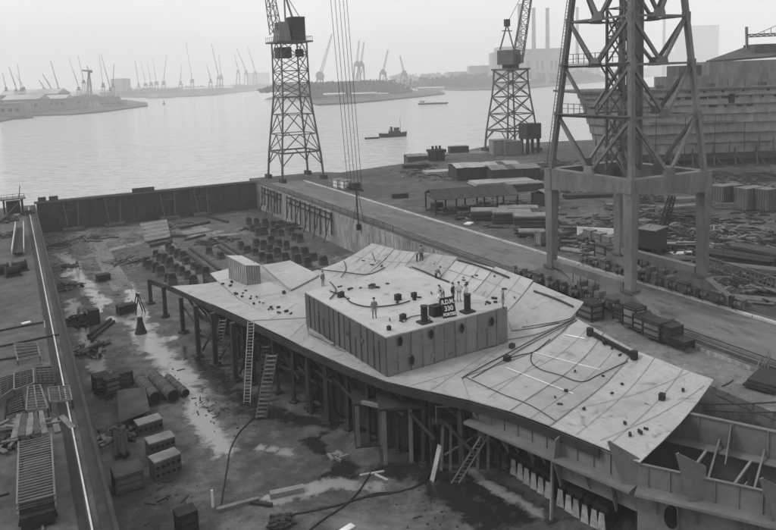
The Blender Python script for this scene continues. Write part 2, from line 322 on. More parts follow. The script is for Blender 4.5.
# ------------------------------------------------------------------ dock gate (dark wall at the river end)
gate = thing('dock_gate', 'long black wall with pale coping closing the dock from the river', 'wall', (27.4, YE+.2, ZF))
W0 = XL+.2; NP = 24; pw = (XR-.3-W0)/NP
for i in range(NP):
    x = W0+pw*(i+.5)
    B((x, YE+.2+(.12 if i%2 else 0), ZF), (pw-.02, .7, 6.3)).build('sheet_pile', m_pile, gate)
BM((W0-.4, YE+.35, .5), (XR+.3, YE+.35, .5), 1.3, .35).build('coping', m_concd, gate)
BM((W0, YE-.32, .44), (XR, YE-.32, .44), .12, .14).build('waling', m_conc, gate)
for px in (110, 128, 177, 196, 222, 240, 64, 80):
    x = at(px, 205).x; s_ = 1 if px in (110,177,222,64) else -1
    BM((x, YE-.35, .1), (x+s_*.5, YE-2.6, ZF+.1), .28).build('raking_strut', m_rust, gate)
for px in (72, 119, 186, 231):
    x = at(px, 205).x
    BM((x-1.7, YE-.9, -1.6), (x+1.7, YE-.9, -1.6), .2).build('strut_tie', m_rust, gate)
    B((x, YE-1.9, ZF), (4.2, 2.6, .7)).build('strut_footing', m_concd, gate)
for x0, x1 in ((138, 164), (37,45), (48,57)):
    a, b = at(x0, 200), at(x1, 200)
    tg = thing('gate_box', {138:'long low dark box standing on the gate coping over the sloping panel',37:'small dark box on the gate coping nearest the left quay',48:'small dark box, second along the gate coping from the left quay'}[x0], 'box', ((a.x+b.x)/2, YE+.35, .68))
    MB().box((0,0,0), (b.x-a.x, .9, .85)).build('case', m_rust, tg, world=False)
    for k in (-.3,.3): MB().box((k*(b.x-a.x),0,.852), (.12,1.0,.06)).build('strap', m_dark, tg, world=False)

# ------------------------------------------------------------------ quay edges and rails
MB().box((XL-.45, 69, 0), (.9, 197, .16)).build('quay_edge_beam', m_tdark, label='raised concrete edge beam along the left quay', cat='kerb')
rail = thing('crane_rail', 'shiny crane rail running along the edge of the left quay', 'rail', (XL-1.35, 69, 0))
BM((XL-1.35,-28,.07), (XL-1.35,YE-2,.07), .1, .14).build('rail_head', mat('polished_rail', .62,.5,.5,.3,metal=.3), rail)
BM((XL-1.75,-28,.02), (XL-1.75,YE-2,.02), .5, .04).build('rail_slot', m_black, rail)
BM((XL-.2,-28,.28), (XL-.2,YE-2,.28), .25, .24).build('edge_timber', m_tdark, rail)
rail = thing('crane_rail', 'near crane rail of the tall portal crane along the right quay edge', 'rail', (52.6, 69, 0))
for dx in (-.0,): BM((52.6,-28,.07), (52.6,YE-3,.07), .1, .14).build('rail_head', m_steel, rail)
BM((52.6,-28,.02), (52.6,YE-3,.02), 1.1, .035).build('rail_bed', m_dark, rail)
BM((54.0,-28,.035), (54.0,YE-3,.035), .09, .07).build('cable_slot', m_dark, rail)
rail = thing('crane_rail', 'far crane rail beside the pale kerb on the right quay', 'rail', (62.8, 69, 0))
BM((62.8,-28,.09), (62.8,YE-3,.09), .1, .18).build('rail_head', m_steel, rail)
BM((62.8,-28,.03), (62.8,YE-3,.03), .9, .06).build('rail_bed', m_concd, rail)
kerb = thing('kerb', 'long pale concrete kerb bordering the quay road', 'kerb', (62, 69, 0))
y = -28.0; k = 0
while y < YE-6:
    L_ = 7.9
    B((62.0+random.uniform(-.02,.02), y+L_/2, 0), (.5, L_, .22+random.uniform(-.015,.015))).build('kerb_stone', m_kerb, kerb); y += 8.0
rr = thing('edge_railing', 'dark pipe railing along the right dock edge near the far tower crane', 'railing', (XR+.4, 125, 0))
for i in range(16):
    yy = 150-3.4*i; BM((XR+.4,yy,0), (XR+.4,yy,1.1), .07).build('post', m_dark, rr)
for zz in (.55,1.1): BM((XR+.4,150,zz), (XR+.4,99,zz), .05).build('rail', m_dark, rr)
# fender piles and hanging chains on the right dock wall
for j, (y0, y1, n_) in enumerate(((163,150,7),(146,122,10))):
    ft = thing('wall_fender', ['dark timber fendering on the dock wall under the far tower crane','dark timber fendering on the dock wall, nearer stretch with raking props'][j], 'fender', (XR-.2, (y0+y1)/2, ZF))
    for i in range(n_):
        yy = y0+(y1-y0)*i/(n_-1)
        BM((XR-.35,yy,-.1), (XR-.5,yy+random.uniform(-.3,.3),-4.2-random.random()*1.5), .22).build('fender_pile', m_tdark, ft)
        if i % 2: BM((XR-.4,yy,-.4), (XR-1.6,yy+1.0,ZF), .14).build('prop', m_tdark, ft)
    for zz in (-.5,-1.6): BM((XR-.25,y0,zz), (XR-.25,y1,zz), .25).build('waling', m_tdark, ft)

# ------------------------------------------------------------------ the hull section on its posts
def sm(t): t = max(0., min(1., t)); return t*t*(3-2*t)
def lerp_tab(tab, y):
    if y <= tab[0][0]: return tab[0][1]
    for (a, va), (b, vb) in zip(tab, tab[1:]):
        if y <= b: return va+(vb-va)*(y-a)/(b-a)
    return tab[-1][1]
XEDGE = [(28,43.0),(34,43.8),(44,44.6),(50,44.2),(60,42.4),(80,38.8),(95,37.0)]
RISE = [(28,.9),(36,1.2),(46,2.4),(54,3.6),(70,4.0),(95,4.0)]
def zdeck(x, y):
    z = .7-2.3*sm((y-60)/38)*sm((35-x)/17)
    e = lerp_tab(XEDGE, y); wd = 8.5
    t = max(0., (x-(e-wd))/wd)
    return z+lerp_tab(RISE, y)*min(t, 1.15)**2
def sdeck(px, py):
    z = .7
    for _ in range(40):
        p = at(px, py, z); z = z*.5+.5*zdeck(p.x, p.y)
    return Vector((p.x, p.y, zdeck(p.x, p.y)))
hull = thing('hull_section', 'broad pale plated hull section on posts with its side plates curving up', 'ship section', (30, 58, ZF))
def curved_plate(name, pix, m_, lift=0.0, th=.07, gap=.0):
    P = [sdeck(*p) for p in pix]
    c = sum(P, Vector())/len(P)
    P = [c+(p-c)*(1-gap/max(.5,(p-c).length)) for p in P]
    bm = bmesh.new(); vs = [bm.verts.new((p.x,p.y,0)) for p in P]; f = bm.faces.new(vs)
    if f.normal.z < 0 or True: bm.normal_update()
    if f.normal.z < 0: f.normal_flip()
    bmesh.ops.triangulate(bm, faces=bm.faces[:])
    for _ in range(3): bmesh.ops.subdivide_edges(bm, edges=bm.edges[:], cuts=1, use_grid_fill=True)
    top = bm.faces[:]
    for v in bm.verts: v.co.z = zdeck(v.co.x, v.co.y)+lift+.012*math.sin(v.co.x*1.7+v.co.y*.9)
    bmesh.ops.recalc_face_normals(bm, faces=bm.faces[:])
    if sum(fc.normal.z for fc in bm.faces) < 0:
        for fc in bm.faces: fc.normal_flip()
    r = bmesh.ops.extrude_face_region(bm, geom=bm.faces[:])
    up = [g for g in r['geom'] if isinstance(g, bmesh.types.BMVert)]
    low = [v for v in bm.verts if v not in set(up)]
    for v in low: v.co.z -= th
    bmesh.ops.recalc_face_normals(bm, faces=bm.faces[:])
    inv = WM[hull.name].inverted(); bm.transform(inv)
    me = bpy.data.meshes.new(name); bm.to_mesh(me); bm.free(); me.materials.append(m_)
    o = bpy.data.objects.new(name, me); COL.objects.link(o); o.parent = hull; return o
DP = [
 [(172,286),(218,281.5),(240,300),(212,304)],
 [(218,281.5),(210,273),(236,267),(268,281),(290,292),(240,300)],
 [(212,304),(240,300),(290,292),(306,300),(306,318),(250,321)],
 [(250,321),(306,318),(309,338),(302,346)],
 [(302,346),(309,337),(388,377),(430,391),(386,381),(345,365)],
 [(388,377),(400,370),(508,343),(462,378),(470,400),(430,391)],
 [(313,271),(365,276),(394,248.6),(372,243)],
 [(365,276),(396,276),(417,252.4),(394.5,249.8)],
 [(396,276),(434,283),(457,257),(417.5,251.5)],
 [(434,283),(469,297),(494.5,268),(457.5,258.8)],
 [(469,297),(506,313),(533.5,280.3),(495.5,266.6)],
 [(506,313),(512,331),(570,319),(584,302),(533.5,282)],
 [(508,343),(512,331),(572,321),(462,378)],
 [(462,378),(577,318.5),(604,333),(510,411),(470,400)],
 [(510,411),(604,333),(634,350),(550,426)],
 [(550,426),(634,350),(714,379),(640,462),(600,446)],
]
for i, q in enumerate(DP):
    curved_plate('deck_plate', q, m_plate if i not in (3,13) else m_plate2, lift=.012*(i%3), gap=.02)
# inner deck beneath the block, seen between the plates
curved_plate('deck_plate', [(306,300),(290,292),(320,276),(313,271),(365,276),(396,276),(434,283),(469,297),(506,313),(512,331),(508,343),(400,370),(388,377),(309,338)], m_plate2, lift=-.03)
curved_plate('deck_plate', [(236,267),(261,264.5),(291,260.5),(321,276),(306,300),(290,292),(268,281)], m_plate2, lift=-.06)
curved_plate('raised_plate', [(262,265.8),(290,261.5),(319,275.8),(291,291)], m_plate, lift=.16, th=.2)
# a handful of weld seams and chalk lines lying on the plates
def deck_line(pts, lift=.05): return [sdeck(*p)+Vector((0,0,lift)) for p in pts]
def polyline(pts, n=8):
    P = [Vector(p) for p in pts]; res = []
    for i in range(len(P)-1):
        p0 = P[max(i-1,0)]; p1 = P[i]; p2 = P[i+1]; p3 = P[min(i+2,len(P)-1)]
        for k in range(n):
            t = k/n; res.append(0.5*((2*p1)+(p2-p0)*t+(2*p0-5*p1+4*p2-p3)*t*t+(3*p1-p0-3*p2+p3)*t**3))
    return res+[P[-1]]
def strip_on_deck(a, b, wd, lift, name, m_):
    A, Bv = sdeck(*a), sdeck(*b); mb = MB(); n = 10; vs = []
    d = (Bv-A); sd_ = Vector((-d.y, d.x, 0)).normalized()*wd/2
    for i in range(n+1):
        p = A+d*(i/n)
        for s_ in (-1,1): q = p+sd_*s_; vs.append((q.x,q.y,zdeck(q.x,q.y)+lift))
    mb.add(vs, [(2*i,2*i+1,2*i+3,2*i+2) for i in range(n)]); mb.f = [f[::-1] for f in mb.f]
    return mb.build(name, m_, hull)
for a, b in (((532,352),(600,370)),((506,368),(573,394)),((565,335),(585,339))): strip_on_deck(a, b, .13, .055, 'chalk_line', m_white)
m_seam = mat('burnt_weld_seam', .24, .12, 1.5, .8)
def mixp(a, b, t): return (a[0]+(b[0]-a[0])*t, a[1]+(b[1]-a[1])*t)
m_seam2 = mat('faint_plate_seam', .3, .2, 2.0, .8)
for q in DP[6:11]:
    for t in (.34,.67): strip_on_deck(mixp(q[0],q[1],t), mixp(q[3],q[2],t), .05, .058, 'plate_seam', m_seam2)
    strip_on_deck(mixp(q[0],q[3],.55), mixp(q[1],q[2],.55), .05, .059, 'plate_seam', m_seam2)
for a, b in (((486,390),(590,326)),((530,419),(620,342)),((576,435),(655,357)),((606,447),(684,368)),((560,412),(690,372)),((488,398),(540,360)),((600,441),(704,386)),((266,322),(296,304)),((290,338),(306,322)),((230,310),(262,297)),((196,296),(228,288)),((240,300),(262,312)),((410,386),(470,369)),((430,391),(490,352))): strip_on_deck(a, b, .05, .058, 'plate_seam', m_seam2)
for a, b in (((365,276),(394,249)),((396,276),(417,251.5)),((434,283),(457,257.5)),((469,297),(495,267)),((506,313),(533,281)),((240,300),(218,281.5)),((250,321),(306,318)),((240,300),(290,292)),((550,426),(634,350)),((510,411),(604,333)),((462,378),(577,318.5)),((512,331),(572,320))):
    strip_on_deck(a, b, .09, .06, 'weld_seam', m_seam)
# edge girder, web frames and a rough hull bottom added for shade below the plates
EDGE = [(152,279),(172,286),(212,304),(250,321),(302,346),(345,365),(386,381),(430,391.5),(470,400.5),(510,411.5),(550,426.5),(600,446.5),(640,462.5)]
EP = [sdeck(*p) for p in EDGE]
for a, b in zip(EP[:-1], EP[1:-1]):
    d = (b-a).normalized(); nrm = Vector((-d.y, d.x, 0)); a2 = a+nrm*(-.12); b2 = b+nrm*(-.12)
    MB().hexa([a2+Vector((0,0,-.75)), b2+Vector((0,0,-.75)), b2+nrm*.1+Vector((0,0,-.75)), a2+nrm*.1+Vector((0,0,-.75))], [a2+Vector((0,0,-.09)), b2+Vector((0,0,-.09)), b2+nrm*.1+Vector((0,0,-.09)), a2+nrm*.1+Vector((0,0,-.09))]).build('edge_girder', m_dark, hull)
def edge_at(y):
    for a, b in zip(EP, EP[1:]):
        if b.y <= y <= a.y: t = (a.y-y)/(a.y-b.y); return a.lerp(b, t)
    return EP[0] if y > EP[0].y else EP[-1]
y = 78.0
while y > 42:
    e = edge_at(y); x1 = lerp_tab(XEDGE, y)-1.0
    pts = [(e.x+.2,y,e.z-.12),(e.x+.2,y,e.z-.6),(e.x+3.0,y,e.z-1.5),(x1-6,y,-1.6),(x1-.5,y,zdeck(x1-.5,y)-.6)]
    n_ = 6; top = []
    for i in range(n_+1):
        xx = x1-.5+(e.x+.2-x1+.5)*i/n_; top.append((xx, y, zdeck(xx,y)-.12))
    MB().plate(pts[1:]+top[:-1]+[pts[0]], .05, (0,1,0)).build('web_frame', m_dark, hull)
    y -= 3.2
body = []
for i, off in ((1,4.5),(2,3.4),(3,2.6),(4,2.0),(5,1.6),(6,1.6),(7,1.9)):
    body.append((EP[i].x+off*.95, EP[i].y+off*.3))
MB().prism([(37,90)]+body+[(33,45.5),(40.5,44),(42,60)], -5.3, -1.3).build('keel_shade_body', m_black, hull)  # rough hull bottom, added in black to block light under the deck
for i in range(34):
    yy = 90-1.45*i; e = edge_at(yy); zt_ = e.z-.7
    BM((e.x+.5,yy,zt_), (e.x+2.6+random.uniform(-.5,.8),yy-random.uniform(-1.2,1.2),ZF+.6+random.random()), .2).build('raking_strut', m_dark, hull)
    if i % 2: BM((e.x+1.2,yy,zt_-1.5-random.random()), (e.x+1.4,yy-4.2,zt_-1.2-random.random()*2), .16).build('strut_tie', m_dark, hull)
for e0, e1, off in ((1,8,1.6),(2,8,3.4)):
    for i in range(e0, e1):
        a, b = EP[i]+Vector((off,.4*off,-1.15)), EP[i+1]+Vector((off,.4*off,-1.15))
        BM(a, b, .22, .35).build('longitudinal_beam', m_dark, hull)

# supporting posts (each a thing)
POSTS = [((151,304),(151.6,279)),((165.7,317),(167,286)),((183.3,333),(185,297)),((199,357),(202,305)),((216,366),(219,312)),((236,381),(238,322)),((254,384),(256,329)),((310,408),(311,362)),((328,418),(329,369)),((349,400),(350,372))]
for i, (b, t) in enumerate(POSTS):
    p = at(b[0], b[1], ZF); zt = zof(t[0], t[1], p)
    e = edge_at(p.y); zt = min(zt, 0.6) if i > 3 else zt
    o = thing('support_post', 'dark steel post under the raised hull edge, '+ordn(i)+' from its far left corner', 'post', p, group='posts under the hull edge')
    h = zt-ZF
    wd = .55
    MB().box((0,0,.3), (wd*.45, wd, h-.3)).build('web', m_dark, o, world=False)
    for s_ in (-1,1): MB().box((s_*wd*.32,0,.3), (wd*.2,wd*1.05,h-.3)).build('flange', m_dark, o, world=False)
    MB().box((0,0,0), (.95,.9,.3), rz=.2+i).build('base_timber', m_tdark, o, world=False)

for i in range(16):
    yy = 84-2.7*i; e = edge_at(yy); off = .9+random.uniform(-.3,.6); p = Vector((e.x+off, yy+random.uniform(-.6,.6), ZF)); h = zdeck(p.x,p.y)-.8-ZF
    o = thing('timber_prop', 'slim dark prop behind the posts under the hull, '+ordn(i)+' from the far left', 'prop', p, random.random(), 'props behind the posts')
    MB().beam((0,0,.2),(random.uniform(-.3,.3),random.uniform(-.3,.3),h),.3).build('baulk', m_tdark, o, world=False)
    MB().box((0,0,0), (.8,.6,.2)).build('sole_plate', m_tdark, o, world=False); MB().box((0,0,h-.1), (.7,.5,.18)).build('head_timber', m_tdark, o, world=False)
PT = [at(b[0],b[1],ZF) for b, t in POSTS]
for i in range(len(PT)-1):
    a_, b_ = PT[i], PT[i+1]; za = edge_at(a_.y).z; zb_ = edge_at(b_.y).z
    if i > 1: BM(a_+Vector((.4,.2,2.2+random.random())), b_+Vector((.4,.2,2.0+random.random())), .16, .22).build('tie_beam', m_tdark, hull)
    if i > 2: BM(a_+Vector((.5,.2,.6)), Vector((b_.x+.5,b_.y+.2,zb_-1.0)), .14, .2).build('diagonal_brace', m_tdark, hull)
for i in range(7):
    e = EP[4].lerp(EP[8], i/6.5); z0 = e.z-1.0
    BM(e+Vector((.8,.3,-1.0-.5*random.random())), e+Vector((1.6,-2.6,-1.6-1.4*random.random())), .18, .22).build('tie_beam', m_tdark, hull)
    BM(Vector((e.x+.7,e.y+.3,ZF)), Vector((e.x+.5,e.y+.2,e.z-.75)), .28).build('side_shore', m_tdark, hull)
# big steel block standing on the deck
ZB = 4.0
bc = [at(386,337,ZB), at(507,306,ZB), at(404,266,ZB), at(305,292,ZB)]
ZD = .78
blk = thing('deck_block', 'large flat topped steel block with oval openings standing on the hull deck', 'steel block', (sum((p.x for p in bc))/4, sum((p.y for p in bc))/4, ZD))
cen = sum(bc, Vector())/4
MB().prism([(p.x, p.y) for p in bc], ZB-.1, ZB).build('top_plate', m_plate, blk)
ins = [p+(cen-p)*.012 for p in bc]
MB().prism([(p.x, p.y) for p in ins], ZD, ZB-.101).build('core', m_box, blk)
def face_panels(a, b, n_, m_, ribm, seamz=None):
    a = Vector((a.x,a.y,0)); b = Vector((b.x,b.y,0)); d = (b-a); L_ = d.length; d.normalize(); nr = Vector((d.y,-d.x,0))
    ed = [0]+[L_*(i+random.uniform(-.06,.06))/n_ for i in range(1,n_)]+[L_]
    for i in range(n_):
        s0, s1 = ed[i]+.02, ed[i+1]-.02
        z0, z1 = ZD, ZB-.103
        o_ = nr*(.02 if i % 2 else .05)
        A, Bq = a+d*s0+o_, a+d*s1+o_; th = nr*.09
        MB().hexa([A+Vector((0,0,z0)),Bq+Vector((0,0,z0)),Bq-th+Vector((0,0,z0)),A-th+Vector((0,0,z0))],[A+Vector((0,0,z1)),Bq+Vector((0,0,z1)),Bq-th+Vector((0,0,z1)),A-th+Vector((0,0,z1))]).build('panel', m_, blk)
        if i: BM(a+d*ed[i]+nr*.08+Vector((0,0,z0)), a+d*ed[i]+nr*.08+Vector((0,0,z1-random.choice((0,0,.5,1.4)))), random.uniform(.05,.12), random.uniform(.07,.13)).build('stiffener', ribm, blk)
    return a, d, nr, L_
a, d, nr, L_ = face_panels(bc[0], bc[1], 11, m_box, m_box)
for px, py in ((411.8,360),(431,334),(443.7,363),(453.6,360.7),(461.8,328),(483,345),(491.6,321.5),(400,341),(416,383-4)):
    # where the view ray meets the face
    r_ = ray(px, py); pl = Vector((a.x,a.y,0))+nr*.12; t = (pl-CAM).dot(nr)/r_.dot(nr); q = CAM+r_*t
    if not (ZD+.5 < q.z < ZB-.5): continue
    ring = [q+d*(math.cos(k*math.pi/7)*.27)+Vector((0,0,math.sin(k*math.pi/7)*.46)) for k in range(14)]
    o = MB().plate([p+nr*.02 for p in ring], .05, nr).build('manhole_rim', m_boxl, blk)
    ring2 = [q+d*(math.cos(k*math.pi/7)*.21)+Vector((0,0,math.sin(k*math.pi/7)*.39))+nr*.05 for k in range(14)]
    MB().plate(ring2, .02, nr).build('opening', m_hole, o)
for s0, s1, zz in ((.28,.47,2.4),(.62,.85,2.5),(.05,.2,1.9)):
    BM(a+d*(L_*s0)+nr*.1+Vector((0,0,zz)), a+d*(L_*s1)+nr*.1+Vector((0,0,zz+.1)), .06, .1).build('stringer', m_box, blk)
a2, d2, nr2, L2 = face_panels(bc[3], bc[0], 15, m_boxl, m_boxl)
for a_, d_, n_, l_, k_ in ((a,d,nr,L_,4),(a2,d2,nr2,L2,3)):
    for i in range(k_):
        c = a_+d_*(l_*random.uniform(.05,.92))+n_*.075+Vector((0,0,random.uniform(1.1,3.2))); w_, h_ = random.uniform(.2,.5), random.uniform(.15,.5)
        MB().plate([c, c+d_*w_, c+d_*w_+Vector((0,0,h_)), c+Vector((0,0,h_))], .04, n_).build('doubler_plate', random.choice((m_box,m_boxl,m_rust)), blk)

def on_block(px, py): return at(px, py, ZB)

# small steel hut on the deck
hb = [sdeck(246.4,285.5), sdeck(261,283.5), sdeck(245,276.5), sdeck(229,278.3)]
hz = min(p.z for p in hb)
h0 = hb[0]; ux = (hb[1]-hb[0]); ux.z = 0; uy = (hb[3]-hb[0]); uy.z = 0
hut = thing('deck_hut', 'small pale steel hut with ribbed sides on the far end of the deck', 'hut', (h0+(ux+uy)/2)*1.0)
zt_ = 2.9
def hp(u, v, z): q = h0+ux*u+uy*v; return Vector((q.x,q.y,hz+z))
MB().hexa([hp(0,0,0),hp(1,0,0),hp(1,1,0),hp(0,1,0)],[hp(0,0,zt_),hp(1,0,zt_),hp(1,1,zt_),hp(0,1,zt_)]).build('wall', mat('hut_wall',.3,.22,.6,.7), hut)
MB().hexa([hp(-.04,-.03,zt_),hp(1.04,-.03,zt_),hp(1.04,1.03,zt_),hp(-.04,1.03,zt_)],[hp(-.04,-.03,zt_+.1),hp(1.04,-.03,zt_+.1),hp(1.04,1.03,zt_+.1),hp(-.04,1.03,zt_+.1)]).build('roof', m_plate, hut)
for i in range(9): BM(hp(-.01,.06+.11*i,0), hp(-.01,.06+.11*i,zt_), .09, .07).build('rib', m_steel, hut)
for i in range(6): BM(hp(.08+.168*i,-.01,0), hp(.08+.168*i,-.01,zt_), .09, .07).build('rib', m_steel, hut)

# ------------------------------------------------------------------ box girders under construction, bottom right
gir = thing('box_girder', 'unfinished grey box girder with spiked brackets in the bottom right', 'girder', (36, 27, ZF))
def vplate(a, b, z0, z1, th, name, m_=None, par=None):
    a = Vector((a[0],a[1],0)); b = Vector((b[0],b[1],0)); d = (b-a).normalized(); nr = Vector((-d.y,d.x,0))*th/2
    Z0, Z1 = Vector((0,0,z0)), Vector((0,0,z1))
    return MB().hexa([a-nr+Z0,b-nr+Z0,b+nr+Z0,a+nr+Z0],[a-nr+Z1,b-nr+Z1,b+nr+Z1,a+nr+Z1]).build(name, m_ or m_girder, par or gir)
n0 = EP[8]; n1 = sdeck(640,462); gd = Vector((n1.x-n0.x, n1.y-n0.y, 0)).normalized()
n2 = at(776,493,.6); gdir = (Vector((n2.x,n2.y,0))-Vector((n1.x,n1.y,0))).normalized()
P0 = Vector((EP[8].x+.6, EP[8].y+.6, 0)); P1 = Vector((n1.x+.15,n1.y+.3,0)); P2 = P1+gdir*16
for a_, b_ in ((P0,P1),(P1,P2)):
    vplate(a_, b_, -.95, .45, .06, 'upper_web')
    if a_ is P0:
        vplate(a_.lerp(b_,.0)+Vector((.8,.25,0)), a_.lerp(b_,.56)+Vector((.8,.25,0)), -1.9, -1.02, .06, 'lower_web', m_dark); vplate(a_.lerp(b_,.56), b_, -2.7, -1.02, .06, 'lower_web')
    else: vplate(a_, b_, -4.3, -1.02, .06, 'lower_web')
    d_ = (b_-a_).normalized(); nn = Vector((d_.y,-d_.x,0))
    MB().prism([(a_+nn*1.0)[:2],(b_+nn*1.0)[:2],(b_-nn*.3)[:2],(a_-nn*.3)[:2]], -1.02, -.95).build('shelf_flange', m_girder, gir)
    BM(a_+nn*1.0+Vector((0,0,-1.05)), b_+nn*1.0+Vector((0,0,-1.05)), .08, .16).build('flange_lip', m_girder, gir)
    n_ = int((b_-a_).length/2.4)
    for i in range(n_+1):
        q = a_.lerp(b_, (i+.5)/(n_+1)); MB().plate([q+nn*.03+Vector((0,0,-1.05)), q+nn*.9+Vector((0,0,-1.05)), q+nn*.03+Vector((0,0,-2.6))], .05, d_).build('gusset', m_girder, gir)
# manholes in the lower web
for px, py in ((671,520),):
    q = at(px, py, -2.6); 
    bdir = gdir if px > 640 else (P1-P0).normalized(); base = P1 if px > 640 else P0
    t = (Vector((q.x,q.y,0))-base).dot(bdir); nn = Vector((bdir.y,-bdir.x,0)); q = base+bdir*t+Vector((0,0,-2.5))+nn*.04
    MB().plate([q+bdir*(.42*math.cos(k*math.pi/8))+Vector((0,0,.75*math.sin(k*math.pi/8))) for k in range(16)], .03, nn).build('web_opening', m_hole, gir)
# spiked triangular brackets
def on_plane(px, py, base, nn): r_ = ray(px, py); return CAM+r_*((base-CAM).dot(nn)/r_.dot(nn))
for (px, py), seg in (((609.5,441),0),((678,453),1),((762,478),1),((553,432),0)):
    d_ = (P1-P0).normalized() if seg == 0 else gdir; base = P0 if seg == 0 else P1; nn = Vector((d_.y,-d_.x,0))
    T_ = on_plane(px, py, base+nn*1.0, nn); zt_ = T_.z; c = Vector((T_.x,T_.y,0))-nn*1.0
    if px == 553: pts = [c+nn*.95+Vector((0,0,-.94)), c+nn*.75+Vector((0,0,.3)), c+nn*.04+Vector((0,0,.42)), c+nn*.04+Vector((0,0,-.94))]
    else:
        bb_ = (d_*.8-nn*.6).normalized(); q = c+nn*1.0
        pts = [q+Vector((0,0,zt_)), q+bb_*1.75+Vector((0,0,zt_-1.0)), q+bb_*1.75+Vector((0,0,-.94)), q+bb_*.85+Vector((0,0,-.94))]
    MB().plate(pts, .08, d_ if px == 553 else bb_.cross(Vector((0,0,1)))).build('bracket', m_girder, gir)
    if px != 553: BM(pts[0]-bb_*.03, pts[3]-bb_*.03, .22, .07, up=bb_.cross(Vector((0,0,1)))).build('bracket_flange', m_girder, gir)
    MB().plate([c+nn*.95+Vector((0,0,-1.12)), c+nn*.04+Vector((0,0,-1.12)), c+nn*.04+Vector((0,0,-3.2)), c+nn*.2+Vector((0,0,-3.2))], .07, d_).build('lower_bracket', m_girder, gir)
for a_, b_ in ((P0,P1),(P1,P2)):
    d_ = (b_-a_).normalized(); nn = Vector((d_.y,-d_.x,0)); n_ = int((b_-a_).length/1.15)
    for i in range(n_):
        q = a_.lerp(b_, (i+.5)/n_)+nn*.07; BM(q+Vector((0,0,-.94)), q+Vector((0,0,.4)), .05, .1).build('web_stiffener', m_girder, gir)
        q = a_.lerp(b_, (i+.5)/n_)-nn*.3; BM(q+Vector((0,0,-1.1)), q-nn*1.2+Vector((0,0,-3.2)), .12, .1).build('inner_strut', m_girder, gir)
    BM(a_+nn*.05+Vector((0,0,.47)), b_+nn*.05+Vector((0,0,.47)), .2, .05).build('top_flange', m_girder, gir)
# far web of the girder
f0 = at(682,412,.75); f2 = at(776,432,.75); fd = Vector((f2.x-f0.x,f2.y-f0.y,0)).normalized()
F0 = Vector((f0.x,f0.y,0))-fd*2.5; F2 = F0+fd*20
vplate(F0, F2, -1.1, .75, .06, 'far_web'); vplate(F0, F2, -4.4, -1.25, .06, 'far_lower_web')
fn = Vector((fd.y,-fd.x,0))
MB().prism([(F0+fn*.9)[:2],(F2+fn*.9)[:2],(F2-fn*.4)[:2],(F0-fn*.4)[:2]], -1.2, -1.12).build('far_flange', m_girder, gir)
BM(F0+Vector((0,0,.79)), F2+Vector((0,0,.79)), .3, .07).build('far_top_flange', m_girder, gir)
for i in range(9): q = F0+fd*(1.5+2.1*i)+fn*.05; BM(q+Vector((0,0,-1.1)), q+Vector((0,0,.74)), .12, .16).build('stiffener', m_girder, gir)
for t_, tz in ((8.2,1.9),(14.5,1.9)):
    c = F0+fd*t_
    MB().plate([c-fn*.05+Vector((0,0,.8)), c-fn*.6+fd*.3+Vector((0,0,tz)), c-fn*.9+fd*.4+Vector((0,0,.6))], .07).build('bracket', m_girder, gir)
for t_ in (5.6, 12.0):
    c = F0+fd*t_; MB().plate([c+fn*.05+Vector((0,0,.78)), c+fn*2.3+fd*.0+Vector((0,0,-1.05)), c+fn*.05+Vector((0,0,-1.05))], .06, fd).build('bracket', m_girder, gir)
# transverse floors and white cross struts between the webs
for i in range(6):
    a_ = P1+gdir*(1.6+2.5*i); b_ = F0+fd*(4.0+2.7*i)
    vplate((a_+ (b_-a_)*.03), (b_-(b_-a_)*.03), -4.3, -2.0, .05, 'floor_plate')
    q0 = a_.lerp(b_, .12)+Vector((0,0,-1.9)); q1 = a_.lerp(b_, .8)+gdir*.5+Vector((0,0,-.9))
    BM(q0, q1, .14, .14).build('cross_strut', m_conc, gir)
    q2 = a_.lerp(b_, .5)+gdir*1.2+Vector((0,0,-2.0)); BM(q2, b_+gdir*.9+Vector((0,0,-.6)), .12, .12).build('cross_strut', m_girder, gir)
    vplate(a_.lerp(b_,.02)+gdir*1.25, a_.lerp(b_,.3)+gdir*1.25, -2.8, -.4, .05, 'frame_bracket')
MB().prism([(P1-gdir*1)[:2],(P2)[:2],(F2)[:2],(F0)[:2]], -4.5, -4.42).build('bottom_plate', m_dark, gir)
# end transverse web under the plate edge
vplate(P1+Vector((.3,.4,0)), F0+Vector((0,0,0)), -4.3, .2, .06, 'transverse_web', m_dark)

